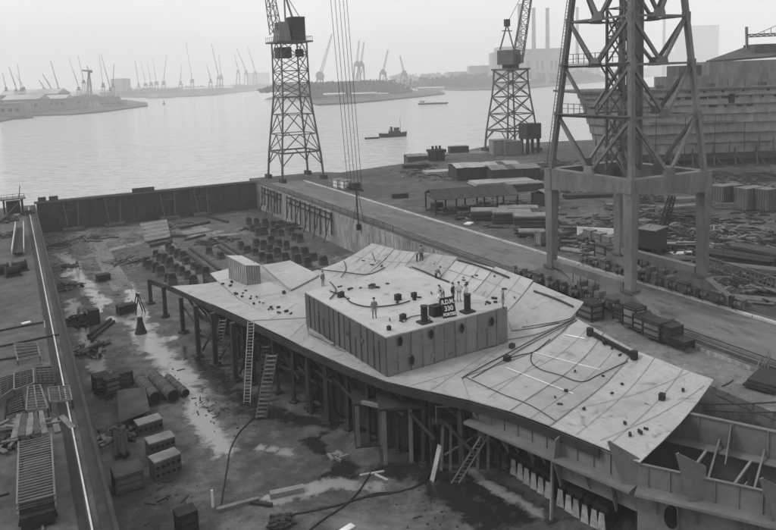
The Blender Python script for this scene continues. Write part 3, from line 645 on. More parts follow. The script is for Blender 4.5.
# ------------------------------------------------------------------ cranes
def lattice(mb, p, q, w0, w1, n, r=.08, up=(0,0,1)):
    p = Vector(p); q = Vector(q); d = (q-p).normalized(); a = d.cross(Vector(up)).normalized(); b = a.cross(d)
    def ring(t):
        w_ = w0+(w1-w0)*t; c = p.lerp(q, t); return [c+a*w_/2*i+b*w_/2*j for i, j in ((-1,-1),(1,-1),(1,1),(-1,1))]
    R0 = ring(0); R1 = ring(1)
    for i in range(4): mb.beam(R0[i], R1[i], r*1.5)
    for k in range(n):
        A, Bq = ring(k/n), ring((k+1)/n)
        for i in range(4):
            j = (i+1) % 4
            mb.beam(A[i], Bq[j] if k % 2 else Bq[i], r) if k % 2 else mb.beam(A[j], Bq[i], r)
            mb.beam(Bq[i], Bq[j], r)
    return mb
def tower_bays(o, c, lv, legw, gw, bw_, m_, style='V', par_names=('leg','girt','brace')):
    # lv: list of (z, half x, half y)
    def cor(l): z, hx, hy = l; return [Vector((c[0]+sx*hx, c[1]+sy*hy, z)) for sx, sy in ((-1,-1),(1,-1),(1,1),(-1,1))]
    for l0, l1 in zip(lv, lv[1:]):
        A, Bq = cor(l0), cor(l1)
        for i in range(4):
            j = (i+1) % 4
            BM(A[i], Bq[i], legw, legw).build(par_names[0], m_, o)
            BM(Bq[i], Bq[j], gw, gw).build(par_names[1], m_, o)
            mid0 = (A[i]+A[j])/2; mid1 = (Bq[i]+Bq[j])/2
            if style == 'V':
                BM(Bq[i], mid0, bw_).build(par_names[2], m_, o); BM(Bq[j], mid0, bw_).build(par_names[2], m_, o)
            elif style == 'X':
                BM(A[i], Bq[j], bw_).build(par_names[2], m_, o); BM(A[j], Bq[i], bw_).build(par_names[2], m_, o)
            else:
                BM(A[i], mid1, bw_).build(par_names[2], m_, o); BM(A[j], mid1, bw_).build(par_names[2], m_, o)

# --- tall portal crane on the right quay
X0, X1, Y0, Y1 = 52.6, 62.8, 50.6, 62.2; pcx, pcy = (X0+X1)/2, (Y0+Y1)/2
pc = thing('portal_crane', 'tall grey portal crane with lattice tower straddling the right quay road', 'crane', (pcx, pcy, 0))
hx, hy = (X1-X0)/2, (Y1-Y0)/2
for x in (X0, X1):
    for y in (Y0, Y1):
        BM((x,y,2.75), (x,y,12.3 if (x,y) == (X0,Y0) else 11.35), .9, .75, 1.15, 1.04).build('lower_leg', m_crane, pc)
        BM((x,y,2.45), (x,y,2.76), 1.5, 1.3).build('foot_pin', m_craned, pc)
def tap(p0, p1, d0, d1, w_):
    p0, p1 = Vector(p0), Vector(p1); d = (p1-p0).normalized(); n_ = Vector((-d.y,d.x,0))*w_/2; zt = Vector((0,0,13.6))
    return MB().hexa([p0-n_+zt-Vector((0,0,d0)),p1-n_+zt-Vector((0,0,d1)),p1+n_+zt-Vector((0,0,d1)),p0+n_+zt-Vector((0,0,d0))],[p0-n_+zt,p1-n_+zt,p1+n_+zt,p0+n_+zt])
tap((X0-.6,Y0,0), (X1+.6,Y0,0), 1.35, 2.3, 1.05).build('portal_beam', m_crane, pc); tap((X0-.6,Y1,0), (X1+.6,Y1,0), 2.3, 2.3, 1.05).build('portal_beam', m_crane, pc)
for x in (X0, X1): tap((x,Y0+.53,0), (x,Y1-.53,0), 1.34 if x == X0 else 2.29, 2.29, 1.05).build('portal_beam', m_crane, pc)
for x in (X0, X1):
    BM((x,Y0+.6,3.0), (x,Y1-.6,3.0), .8, .8).build('sill_beam', m_crane, pc)
lv = [(13.6,hx,hy),(19.4,hx*.905,hy*.905),(24.6,hx*.82,hy*.82),(29.3,hx*.745,hy*.745),(35,hx*.655,hy*.655),(41,hx*.56,hy*.56)]
tower_bays(pc, (pcx,pcy), lv, .5, .22, .3, m_crane, 'V')
for (z_, ax_, ay_), (zn, bx_, by_) in zip(lv, lv[1:]):
    for sx, sy in ((0,-1),(0,1),(-1,0),(1,0)):
        c = Vector((pcx+sx*ax_, pcy+sy*ay_, z_)); t_ = Vector((-sy,sx,0)) if True else None; t_ = Vector((abs(sy),abs(sx),0))
        MB().plate([c-t_*.75+Vector((0,0,-.15)), c+t_*.75+Vector((0,0,-.15)), c+t_*.5+Vector((0,0,.75)), c-t_*.5+Vector((0,0,.75))], .36, (sx,sy,0) if sx or sy else None).build('gusset', m_crane, pc)
    for sx in (-1,1):
        for sy in (-1,1): B((pcx+sx*bx_, pcy+sy*by_, zn-.55), (.62,.62,.95)).build('joint_plate', m_crane, pc)
MB().prism([(pcx-4,pcy-4),(pcx+4,pcy-4),(pcx+4,pcy+4),(pcx-4,pcy+4)], 41.3, 41.9).build('top_platform', m_craned, pc)
B((pcx,pcy,41.9), (5,6,4)).build('machine_house', m_craned, pc)
# inner hoist trunk, spiral of ladders and a pale counterweight shaft
tower_bays(pc, (pcx-.6,pcy-.3), [(13.6,1.2,1.2),(16.4,1.2,1.2),(19.2,1.2,1.2),(22,1.2,1.2),(24.8,1.2,1.2),(27.6,1.2,1.2),(30.4,1.2,1.2),(34,1.2,1.2),(41,1.2,1.2)], .22, .12, .12, m_craned, 'X', ('trunk_leg','trunk_girt','trunk_brace'))
B((pcx+1.9,pcy+.6,13.6), (1.3,1.2,27.6)).build('counterweight_shaft', m_crane, pc)
for k, (z0, z1) in enumerate(((13.6,19.4),(19.4,24.6),(24.6,29.3))):
    p0 = Vector((pcx-2.4+(k%2)*1.0, pcy-2.6, z0)); p1 = Vector((pcx-2.4+(1-k%2)*1.0, pcy+.8, z1))
    st = MB()
    for s_ in (-.35,.35): st.beam(p0+Vector((s_,0,0)), p1+Vector((s_,0,0)), .07, .18)
    for i in range(22): t = (i+.5)/22; q = p0.lerp(p1, t); st.beam(q+Vector((-.35,0,0)), q+Vector((.35,0,0)), .2, .04)
    st.build('stair', m_craned, pc)
for zz, k_ in ((19.7,.905),(24.9,.82)):
    hxx, hyy = hx*k_+.1, hy*k_+.1
    rl = MB()
    for sx in (-1,):
        for i in range(13): yy = pcy-hyy+2*hyy*i/12; rl.beam((pcx+sx*hxx,yy,zz), (pcx+sx*hxx,yy,zz+1.0), .06)
        rl.beam((pcx+sx*hxx,pcy-hyy,zz+1), (pcx+sx*hxx,pcy+hyy,zz+1), .06); rl.beam((pcx+sx*hxx,pcy-hyy,zz+.5), (pcx+sx*hxx,pcy+hyy,zz+.5), .05)
    rl.build('handrail', m_craned, pc)
    MB().box((pcx-hxx-.1,pcy,zz-.12), (.9,2*hyy,.06)).build('catwalk', m_craned, pc)
ld = MB()
for s_ in (-.25,.25): ld.beam((X0-.7+s_*.0,Y1-.2+s_,13.6), (pcx-hx*.66-.5,pcy+hy*.66+s_,34.5), .06)
for i in range(60): t = i/60; p = Vector((X0-.7,Y1-.2,13.6)).lerp(Vector((pcx-hx*.66-.5,pcy+hy*.66,34.5)), t); ld.beam(p+Vector((0,-.25,0)), p+Vector((0,.25,0)), .04)
ld.build('access_ladder', m_craned, pc)
# travelling gear: sloped saddles, wheels, motors
for x in (X0, X1):
    for y, sg in ((Y0,-1),(Y1,1)):
        prof = [(-3.6,.75),(3.4,.75),(3.0,1.35),(.6,2.45),(-.7,2.45),(-3.3,1.2)] if True else None
        MB().plate([(x,y+a*1.0,b) for a, b in prof], .95, (1,0,0)).build('saddle', m_crane, pc)
        for dy in (-3.0,-1.9,-.7,.7,1.9,3.0):
            CY_((x-.2,y+dy,.5), (x+.2,y+dy,.5), .36, n=12).build('wheel', m_dark, pc)
        for dy in (-2.4, 1.6): 
            B((x-.78,y+dy,.55), (.55,1.3,1.0)).build('motor', m_craned, pc)
        B((x,y-4.4 if sg < 0 else y+4.4,.35), (.8,1.3,.8)).build('buffer', m_craned, pc)
    for i in range(5):
        yy = Y0+4.2+i*.85; B((x+random.uniform(-.2,.1),yy,.3), (1.0,.7,1.2+.5*(i%2))).build('gear_case', m_craned if i % 2 else m_steel, pc)
    for sd_ in (-.62,.62): BM((x+sd_,Y0-5.4,.62), (x+sd_,Y1+5.4,.62), .14, .5).build('truck_beam', m_crane, pc)
    for i in range(12):
        yy = Y0-5+i*1.95; CY_((x-.95,yy-.4,.9), (x-.95,yy+.35,.9), .24, n=10).build('motor_drum', m_craned, pc); B((x-.9+random.uniform(-.1,.1),yy+.75,.4), (.35,.45,.7+.6*random.random())).build('control_box', random.choice((m_steel,m_craned,m_dark)), pc)
        BM((x-1.2,yy,.2), (x-1.2,yy,1.45), .05).build('handrail_post', m_dark, pc)
    BM((x-1.2,Y0-5,1.45), (x-1.2,Y1+5,1.45), .05).build('handrail', m_dark, pc)
    for i in range(4):
        yy = Y0+4.3+i*1.1; BM((x-.5,yy,1.6), (x-.5,yy,2.7), .05).build('handrail_post', m_dark, pc)

# --- the two tower cranes by the river
def portal_legs(o, c, z1, hb, ht, w_, m_):
    for sx in (-1,1):
        for sy in (-1,1):
            BM((c[0]+sx*hb,c[1]+sy*hb,.9), (c[0]+sx*ht,c[1]+sy*ht,z1), w_).build('leg', m_, o)
            B((c[0]+sx*hb,c[1]+sy*hb,0), (1.1,2.6,1.0)).build('bogie', m_dark, o)
    for i, (a, b) in enumerate((((-1,-1),(1,-1)),((1,-1),(1,1)),((1,1),(-1,1)),((-1,1),(-1,-1)))):
        A = Vector((c[0]+a[0]*hb,c[1]+a[1]*hb,1.0)); Bq = Vector((c[0]+b[0]*hb,c[1]+b[1]*hb,1.0))
        TA = Vector((c[0]+a[0]*ht,c[1]+a[1]*ht,z1)); TB = Vector((c[0]+b[0]*ht,c[1]+b[1]*ht,z1))
        BM(TA, TB, w_*.7, w_*.9).build('portal_girt', m_, o)
        for P_, T_, Q_ in ((A,TA,TB),(Bq,TB,TA)): BM(P_.lerp(T_,.45), T_.lerp(Q_,.3), w_*.5).build('knee_brace', m_, o)
cl = (62.2, 170.0)
lt = thing('tower_crane', 'slender lattice tower crane with dark cab at the far right corner of the dock', 'crane', (cl[0],cl[1],0))
portal_legs(lt, cl, 6.9, 5.3, 4.9, .42, m_craned)
tower_bays(lt, cl, [(6.9,4.9,4.9),(11.2,4.45,4.45),(16,3.95,3.95),(20.2,3.5,3.5)], .36, .2, .2, m_craned, 'A')
tower_bays(lt, cl, [(20.2,3.5,3.5),(23.7,3.4,3.4),(26.6,3.35,3.35),(30.4,3.3,3.3)], .3, .17, .17, m_craned, 'X')
tower_bays(lt, cl, [(30.4,3.3,3.3),(33.3,3.3,3.3)], .3, .2, .18, m_craned, 'A')
B((cl[0],cl[1],33.3), (9,9,.35)).build('platform', m_craned, lt)
rl = MB()
for sx, sy, ex, ey in ((-1,-1,1,-1),(1,-1,1,1),(-1,-1,-1,1)):
    a_, b_ = Vector((cl[0]+4.4*sx,cl[1]+4.4*sy,33.65)), Vector((cl[0]+4.4*ex,cl[1]+4.4*ey,33.65))
    rl.beam(a_+Vector((0,0,1)), b_+Vector((0,0,1)), .08)
    for i in range(7): q = a_.lerp(b_, i/6); rl.beam(q, q+Vector((0,0,1)), .07)
rl.build('handrail', m_craned, lt)
q1, q2 = deep(303,41,(cl[0],cl[1],34)), deep(288,17,(cl[0],cl[1],38))
mh = B((cl[0]+1.6,cl[1]-.6,33.65), (3.4,4.4,5.6)).build('machine_house', m_dark, lt)
B((cl[0]+1.6,cl[1]-.6,39.25), (3.6,4.6,.15)).build('roof', m_craned, mh)
cbn = MB().hexa([(cl[0]-3.6,cl[1]-3,33.65),(cl[0]-.4,cl[1]-3,33.65),(cl[0]-.4,cl[1]+1.6,33.65),(cl[0]-3.6,cl[1]+1.6,33.65)],[(cl[0]-2.9,cl[1]-2.5,38.2),(cl[0]-1.0,cl[1]-2.5,38.2),(cl[0]-1.0,cl[1]+1.2,38.2),(cl[0]-2.9,cl[1]+1.2,38.2)]).build('operator_cab', m_crane, lt)
B((cl[0]-2,cl[1]-1,29.6), (3.2,3.2,2.6)).build('counterweight', m_dark, lt)
B((cl[0]+2,cl[1]-1.5,29.9), (1.6,1.6,1.8)).build('winch', m_dark, lt)
jb = deep(276,34,(cl[0]-2,cl[1],36)); jt = deep(252,-45,(cl[0]-2,cl[1],36)); jt.y -= 8
lattice(MB(), jb, jt, 2.2, 1.2, 9, .12).build('jib', m_crane, lt)
ap = deep(284,-8,(cl[0],cl[1],36))
BM((cl[0]-1.2,cl[1]-1.5,38), ap, .4).build('apex_strut', m_crane, lt); BM((cl[0]+.6,cl[1]-1.5,39.3), ap, .35).build('apex_strut', m_crane, lt)
BM(ap, (cl[0]+3.2,cl[1],39.3), .18).build('stay', m_crane, lt); BM(ap, jt, .1).build('stay', m_crane, lt)

cmid = (139.5, 184.0)
mt = thing('tower_crane', 'lattice tower crane with raised jib on the river bank in the middle distance', 'crane', (cmid[0],cmid[1],0))
portal_legs(mt, cmid, 6.6, 5.9, 5.5, .5, m_craned)
tower_bays(mt, cmid, [(6.6,5.5,5.5),(11.7,4.9,4.9),(17,4.2,4.2)], .4, .28, .26, m_craned, 'X')
tower_bays(mt, cmid, [(17,4.2,4.2),(21.4,3.8,3.8),(25.2,3.7,3.7)], .38, .28, .26, m_craned, 'X')
B((cmid[0],cmid[1],25.2), (8.6,8.6,.5)).build('platform', m_craned, mt)
CY_((cmid[0],cmid[1],25.7), (cmid[0],cmid[1],26.9), 2.6, n=16).build('slew_ring', m_dark, mt)
B((cmid[0]-.6,cmid[1],26.9), (5.4,5.4,4.4), rz=.5).build('machine_house', m_craned, mt)
B((cmid[0]+1.6,cmid[1]-2.4,27.2), (2,2,2.6), rz=.5).build('operator_cab', m_craned, mt)
b_ = deep(518,57,(cmid[0],cmid[1],28)); t_ = deep(531,-22,(cmid[0],cmid[1],28))
lattice(MB(), b_, t_, 3.0, 2.0, 10, .16, up=FW).build('jib', m_craned, mt)
ap = deep(507,24,(cmid[0],cmid[1],30))
for px in (500, 514): BM(deep(px,50,(cmid[0],cmid[1],30)), ap, .35).build('mast_leg', m_craned, mt)
BM(deep(502,31,(cmid[0],cmid[1],30)), deep(512,31,(cmid[0],cmid[1],30)), .3).build('mast_cross', m_craned, mt)
B((ap.x,ap.y,ap.z-.8), (1.4,1.4,2.2)).build('sheave_head', m_dark, mt)
BM(ap, t_, .12).build('stay', m_craned, mt)

# --- hoist cables hanging over the right quay edge
hk = at(358,228,-1.0)
hc = thing('hoist_cables', 'bundle of thin crane hoist cables hanging down with a dark hook block', 'cable', hk)
head = Vector((0,0,0))
tops = [(333,0),(337.5,0),(342,0),(346,0),(349.5,0)]; bots = [(348,186.6),(351.5,187.3),(355,188),(358.5,188.8),(362,189.6)]
hd = [deep(x-6,-40,hk) for x, y in tops]
for (bx, by), p in zip(bots, hd):
    CY_(deep(bx,by,hk), p, .045, n=5).build('cable', m_dark, hc)
BM(deep(346.5,187.2,hk), deep(363.5,190.6,hk), .2, .3).build('spreader', m_dark, hc)
BM(deep(356,189,hk), deep(358.5,226,hk), .2, .2).build('hook_shank', m_dark, hc)
B(deep(358.5,230,hk), (.6,.5,1.0)).build('hook_block', m_black, hc)
for dx in (-5,6): BM(deep(358,192,hk), deep(358+dx,224,hk), .07).build('sling', m_dark, hc)
lattice(MB(), sum(hd,Vector())/5+Vector((-6,-3,-1.5)), sum(hd,Vector())/5+Vector((3,1.5,1.5)), 1.6, 1.0, 4, .12).build('jib_head', m_craned, hc)

# ------------------------------------------------------------------ the far banks
def bank(name, pix, z, label=None, back=None):
    P = [at(x, y, ZW) for x, y in pix]
    pts = [(p.x,p.y) for p in P]+(back or [])
    return MB().prism(pts, ZW-1, z).build(name, g_far, kind='structure')
bank('far_bank', [(-60,128),(0,122.5),(12,120),(33,118.5),(32,116.5),(70,115.5),(100,113),(130,109),(148,106.5),(147,103.5),(128,101),(115,100)], -1.2, back=[(-250,1120)])
bank('far_bank', [(60,99.5),(105,97.5),(150,98),(190,97),(215,95.5),(240,92.5),(275,89.3),(310,88),(311,85)], -.5, back=[(1500,4200),(-900,4200),(-900,1900)])
bank('far_bank', [(308,103),(318,106),(350,104.3),(380,101.5),(420,97.5),(445,94.5),(440,92),(400,92.5),(350,92),(312,94)], -.8)
bank('far_bank', [(457,91),(490,90.5),(530,88.8),(560,86),(602,82),(640,78),(664,75.5)], -.5, back=[(2700,1500),(3600,2400),(2600,3600),(1700,4000)])
def hill(name, ax, ay, bx, by, L0, hgt, seed):
    rnd = random.Random(seed); mb = MB(); n = 40; vs = []; 
    A = at(ax, ay, ZW); Bq = at(bx, by, ZW); d = (Bq-A); nn = Vector((-d.y,d.x,0)).normalized()
    if nn.dot(Vector((FW.x,FW.y,0))) < 0: nn = -nn
    for i in range(n+1):
        t = i/n; p = A+d*t; e = min(1, 6*t, 6*(1-t))
        h = hgt*(.75+.25*math.sin(t*9+seed)+.1*rnd.random())*e
        vs += [tuple(p+Vector((0,0,.5))), tuple(p+nn*L0*.35+Vector((0,0,h+.5))), tuple(p+nn*L0+Vector((0,0,h*.8+.5)))]
    fs = []
    for i in range(n):
        for k in range(2): fs.append((3*i+k, 3*i+k+1, 3*i+3+k+1, 3*i+3+k))
    mb.add(vs, fs); return mb.build(name, g_far, kind='structure')
hill('hill', 311, 99.5, 412, 92.5, 90, 14, 2)
hill('hill', 430, 86, 640, 73.5, 600, 22, 5)
hill('hill', 400, 88, 470, 84, 200, 16, 21)
hill('hill', 640, 74.5, 790, 71, 700, 16, 8)
hill('hill', 20, 95.2, 330, 84.8, 500, 16, 11)
# scrubby woods on the banks, read as masses
m_leaf = mat('foliage', .05, .025, .05, .95)
def wood(label, ax, ay, bx, by, n, wid, h0, h1, seed, depth=60, zb=0):
    rnd = random.Random(seed); mb = MB(); A = at(ax, ay, ZW); Bq = at(bx, by, ZW)
    d = (Bq-A); nn = Vector((-d.y,d.x,0)).normalized()
    if nn.dot(Vector((FW.x,FW.y,0))) < 0: nn = -nn
    for i in range(n):
        t = rnd.random(); u_ = rnd.random(); p = A+d*t+nn*depth*u_; zq = zb*min(1, 2.6*u_); hh = rnd.uniform(h0, h1)*(.7+.6*abs(math.sin(t*11+seed)))
        for k in range(26):
            c = p+Vector((rnd.gauss(0,wid*.4), rnd.gauss(0,wid*.4), zq+hh*(.15+.85*rnd.random()))); s_ = wid*rnd.uniform(.12,.3); c.z = max(c.z, s_*1.5)
            a = Vector((rnd.gauss(0,1),rnd.gauss(0,1),rnd.gauss(0,1))).normalized(); b = a.orthogonal().normalized(); c2 = a.cross(b)
            mb.add([c+b*s_*1.4, c-b*s_+c2*s_, c-b*s_-c2*s_, c+a*s_], [(0,1,2),(0,3,1),(1,3,2),(2,3,0)])
    return mb.build('wood', m_leaf, label=label, cat='wood', kind='stuff')
wood('dark scrubby trees covering the mound across the river', 313, 101.5, 412, 94.5, 520, 8, 4, 9, 3, 95, 13)
wood('pale hazy trees behind the far jetty in the middle of the river bank', 408, 85, 505, 81, 240, 16, 14, 28, 4, 140, 4)
wood('dark hazy trees along the waterline of the right far bank', 457, 90, 606, 81.5, 300, 14, 10, 22, 14, 120, 3)
wood('hazy trees behind the sheds on the left headland', 0, 108, 120, 102.5, 160, 9, 6, 12, 15, 60)
wood('hazy trees under the crane row on the far quay', 150, 96.5, 300, 87.5, 220, 16, 8, 16, 16, 160)
wood('hazy trees along the far right bank behind the cranes', 560, 79, 700, 72, 120, 22, 16, 30, 6, 200)
# far buildings
def building(px0, px1, ytop, ybase, label, m_=None, dep=30, roof='flat', wins=0, z0=-.6, name='far_building'):
    a = at(px0, ybase, ZW); b0 = at(px1, ybase, ZW)
    b = deep(px1, ybase, a); b.z = a.z
    d = Vector((b.x-a.x,b.y-a.y,0)); L_ = d.length; d.normalize(); nn = Vector((-d.y,d.x,0))
    if nn.dot(Vector((FW.x,FW.y,0))) < 0: nn = -nn
    zt = deep((px0+px1)/2, ytop, a).z
    o = thing(name, label, 'building', (a.x+d.x*L_/2, a.y+d.y*L_/2, z0))
    zw = zt-(zt-z0)*.25 if roof != 'flat' else zt
    q = [a, a+d*L_, a+d*L_+nn*dep, a+nn*dep]
    MB().prism([p[:2] for p in q], z0, zw).build('wall', m_ or m_farb, o)
    if roof == 'gable':
        r0, r1 = a+nn*dep/2-d*1, a+d*(L_+1)+nn*dep/2
        e = [a-nn*1-d*1, a+d*(L_+1)-nn*1, a+d*(L_+1)+nn*(dep+1), a+nn*(dep+1)-d*1]
        MB().add([(p.x,p.y,zw) for p in e]+[(r0.x,r0.y,zt),(r1.x,r1.y,zt)], [(0,1,5,4),(2,3,4,5),(3,0,4),(1,2,5),(3,2,1,0)]).build('roof', m_farl, o)
    else:
        MB().prism([(p+(-nn*.5 if i < 2 else nn*.5))[:2] for i, p in enumerate(q)], zt, zt+.8).build('roof', m_far, o)
    for i in range(wins):
        c = a+d*L_*(i+.5)/wins-nn*.15; h = zw-z0
        MB().hexa([c-d*L_/wins*.28+Vector((0,0,0)),c+d*L_/wins*.28,c+d*L_/wins*.28+nn*.12,c-d*L_/wins*.28+nn*.12],[c-d*L_/wins*.28+Vector((0,0,h*.3)),c+d*L_/wins*.28+Vector((0,0,h*.3)),c+d*L_/wins*.28+nn*.12+Vector((0,0,h*.3)),c-d*L_/wins*.28+nn*.12+Vector((0,0,h*.3))])
        mbw = MB(); zb = z0+h*.4
        C = [c-d*L_/wins*.28, c+d*L_/wins*.28, c+d*L_/wins*.28+nn*.12, c-d*L_/wins*.28+nn*.12]
        mbw.hexa([Vector((p.x,p.y,zb)) for p in C], [Vector((p.x,p.y,zb+h*.25)) for p in C]).build('window', m_dark, o)
    return o
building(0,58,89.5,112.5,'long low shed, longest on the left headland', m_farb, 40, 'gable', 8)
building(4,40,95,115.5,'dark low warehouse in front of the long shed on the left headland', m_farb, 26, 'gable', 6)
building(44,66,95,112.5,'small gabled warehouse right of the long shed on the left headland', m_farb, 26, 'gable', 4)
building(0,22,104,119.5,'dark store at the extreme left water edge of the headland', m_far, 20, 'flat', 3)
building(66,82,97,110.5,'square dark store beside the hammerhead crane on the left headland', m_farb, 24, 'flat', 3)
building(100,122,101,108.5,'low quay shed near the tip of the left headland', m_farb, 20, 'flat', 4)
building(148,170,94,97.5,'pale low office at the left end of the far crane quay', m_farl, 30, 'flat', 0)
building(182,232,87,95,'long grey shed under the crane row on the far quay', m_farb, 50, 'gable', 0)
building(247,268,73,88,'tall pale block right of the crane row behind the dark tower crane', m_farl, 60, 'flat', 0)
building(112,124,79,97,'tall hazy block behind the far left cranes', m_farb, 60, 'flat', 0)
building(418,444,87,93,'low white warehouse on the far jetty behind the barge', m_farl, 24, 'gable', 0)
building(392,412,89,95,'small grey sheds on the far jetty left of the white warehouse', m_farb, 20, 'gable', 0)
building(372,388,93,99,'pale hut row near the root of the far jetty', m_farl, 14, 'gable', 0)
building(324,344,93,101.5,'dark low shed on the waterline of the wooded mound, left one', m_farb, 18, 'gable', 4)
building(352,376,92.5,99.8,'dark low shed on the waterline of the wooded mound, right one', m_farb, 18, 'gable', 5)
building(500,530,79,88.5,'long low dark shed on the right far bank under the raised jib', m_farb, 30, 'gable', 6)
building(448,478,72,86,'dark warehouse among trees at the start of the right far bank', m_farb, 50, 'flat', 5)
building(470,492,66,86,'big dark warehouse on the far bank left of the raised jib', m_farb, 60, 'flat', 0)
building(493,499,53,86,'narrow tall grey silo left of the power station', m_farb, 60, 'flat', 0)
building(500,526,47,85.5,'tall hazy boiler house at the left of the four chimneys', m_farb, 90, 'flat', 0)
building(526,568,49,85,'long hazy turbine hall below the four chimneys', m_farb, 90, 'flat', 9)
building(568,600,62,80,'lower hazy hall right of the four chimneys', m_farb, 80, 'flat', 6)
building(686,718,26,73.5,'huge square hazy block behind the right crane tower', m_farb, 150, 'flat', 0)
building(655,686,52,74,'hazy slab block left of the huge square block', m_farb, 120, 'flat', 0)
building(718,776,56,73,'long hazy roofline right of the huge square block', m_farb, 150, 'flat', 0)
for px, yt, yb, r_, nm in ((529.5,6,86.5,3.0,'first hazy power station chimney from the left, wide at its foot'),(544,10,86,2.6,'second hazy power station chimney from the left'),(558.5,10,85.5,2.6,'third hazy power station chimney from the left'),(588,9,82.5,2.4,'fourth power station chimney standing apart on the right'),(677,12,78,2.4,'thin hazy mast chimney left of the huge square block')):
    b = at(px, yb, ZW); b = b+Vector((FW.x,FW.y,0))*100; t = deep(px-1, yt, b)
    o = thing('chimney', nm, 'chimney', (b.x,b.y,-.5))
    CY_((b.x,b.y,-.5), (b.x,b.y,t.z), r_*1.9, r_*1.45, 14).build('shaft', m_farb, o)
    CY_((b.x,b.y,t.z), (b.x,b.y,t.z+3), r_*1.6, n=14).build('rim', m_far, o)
# far harbour cranes: (base x, base y, jib foot y, tip x, tip y)
FC = [(6,112,88,2.5,73,1),(16,112,88,9,67,1),(21,112,88,17.5,64.5,1),(23.5,112,87,16,75,1),(44,110,88,39,80,1),(51,110,88,42.5,74,1),(58.5,110,88,50.5,61,1),(78.5,109,87,69,58.5,1),(83.5,109,80,78,56,1),
 (103,107.5,84,99,54.5,1),(110,107.5,88,101,54,1),(113,107,84,114,64.5,1),
 (138.5,97,84,135,60,1),(145.3,97,83,141,61,1),(151,97,82.5,147,62,1),(156.3,97,81.5,152.5,58,1),(163.5,97,81.5,166.6,54,1),(180.5,96.5,81.5,181.5,64.5,1),(192,96.5,79.5,186,42,1),(210.5,95.5,79.5,206.7,65,1),(218.5,95,76,211.3,43.7,1),(221,95,76,218.8,54.5,1),(238,93,70,234,53,1),(246,92,71,236.5,48,1),(255,91.5,71,247.5,46.5,1)]
fct = ['left headland','far quay']
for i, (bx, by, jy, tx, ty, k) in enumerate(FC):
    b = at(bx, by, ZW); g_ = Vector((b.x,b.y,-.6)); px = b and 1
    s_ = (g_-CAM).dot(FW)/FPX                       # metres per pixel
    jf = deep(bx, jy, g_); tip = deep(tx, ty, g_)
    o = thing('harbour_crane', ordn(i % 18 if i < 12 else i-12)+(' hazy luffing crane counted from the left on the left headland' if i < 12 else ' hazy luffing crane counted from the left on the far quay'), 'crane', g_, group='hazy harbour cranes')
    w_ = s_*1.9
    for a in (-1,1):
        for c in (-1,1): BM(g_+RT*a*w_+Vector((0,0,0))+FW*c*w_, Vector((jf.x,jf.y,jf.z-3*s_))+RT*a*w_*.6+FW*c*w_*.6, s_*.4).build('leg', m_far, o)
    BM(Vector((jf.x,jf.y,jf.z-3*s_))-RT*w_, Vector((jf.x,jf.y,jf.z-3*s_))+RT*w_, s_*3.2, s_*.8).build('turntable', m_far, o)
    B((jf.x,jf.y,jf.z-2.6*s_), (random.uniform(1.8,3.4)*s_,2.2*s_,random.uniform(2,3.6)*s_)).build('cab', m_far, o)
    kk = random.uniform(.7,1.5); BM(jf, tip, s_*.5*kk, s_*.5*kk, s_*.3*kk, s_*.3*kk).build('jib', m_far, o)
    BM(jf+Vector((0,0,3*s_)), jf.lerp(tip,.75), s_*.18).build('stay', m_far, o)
# hammerhead crane
b = at(90,109,ZW); s_ = (b-CAM).dot(FW)/FPX
o = thing('hammerhead_crane', 'dark hammerhead crane with short level arm on the left headland', 'crane', (b.x,b.y,-.6))
for a in (-1,1):
    for c in (-1,1): BM(Vector((b.x,b.y,-.6))+RT*a*2.6*s_+FW*c*2.6*s_, deep(89,78,b)+RT*a*.9*s_+FW*c*.9*s_, s_*.9).build('leg', m_far, o)
for yy, k_ in ((100,2.0),(92,1.5),(85,1.2)): BM(deep(90,yy,b)-RT*k_*s_, deep(90,yy,b)+RT*k_*s_, s_*3, s_*.6).build('girt', m_far, o)
BM(deep(89,78,b), deep(89,72,b), s_*2.2).build('slew_column', m_dark, o)
BM(deep(82.5,70.5,b), deep(92,71.5,b), s_*1.6, s_*1.6).build('arm', m_dark, o)
B(deep(91,73,b), (2.6*s_,2.6*s_,2.8*s_)).build('counterweight', m_dark, o)
BM(deep(87,66,b), deep(88.5,70.5,b), s_*.6).build('mast', m_far, o)
# cranes behind the mound
for i, (bx, by, jy, tx, ty, lab, fat) in enumerate(((320,90,76,332,34,'hazy crane with round dark head and long jib left of the wooded mound',2.2),(383,88,72,388,50,'hazy short crane rising behind the right end of the wooded mound',1.4),(404,88,73,400,56,'hazy thin crane between the mound and the far jetty sheds',1.2),(357,88,64,359,41,'hazy lattice jib rising behind the wooded mound, left of a pair',1.6),(361,88,64,364,42,'hazy lattice jib rising behind the wooded mound, right of a pair',1.6))):
    b = at(bx, by+4, ZW); s_ = (b-CAM).dot(FW)/FPX; g_ = Vector((b.x,b.y,-.6)); jf = deep(bx,jy,b); tip = deep(tx,ty,b)
    o = thing('harbour_crane', lab, 'crane', g_)
    for a in (-1,1): BM(g_+RT*a*4*s_, jf+RT*a*2.5*s_, s_*1.2).build('leg', m_far, o)
    BM(g_+RT*-4*s_, jf+RT*2.5*s_, s_*.7).build('brace', m_far, o)
    CY_(jf-FW*3*s_, jf+FW*3*s_, 4.2*s_ if i == 0 else 2.4*s_, n=12).build('cab', m_far, o)
    lattice(MB(), jf, tip, s_*fat*1.2, s_*.7, 8, s_*.18, up=FW).build('jib', m_far, o)

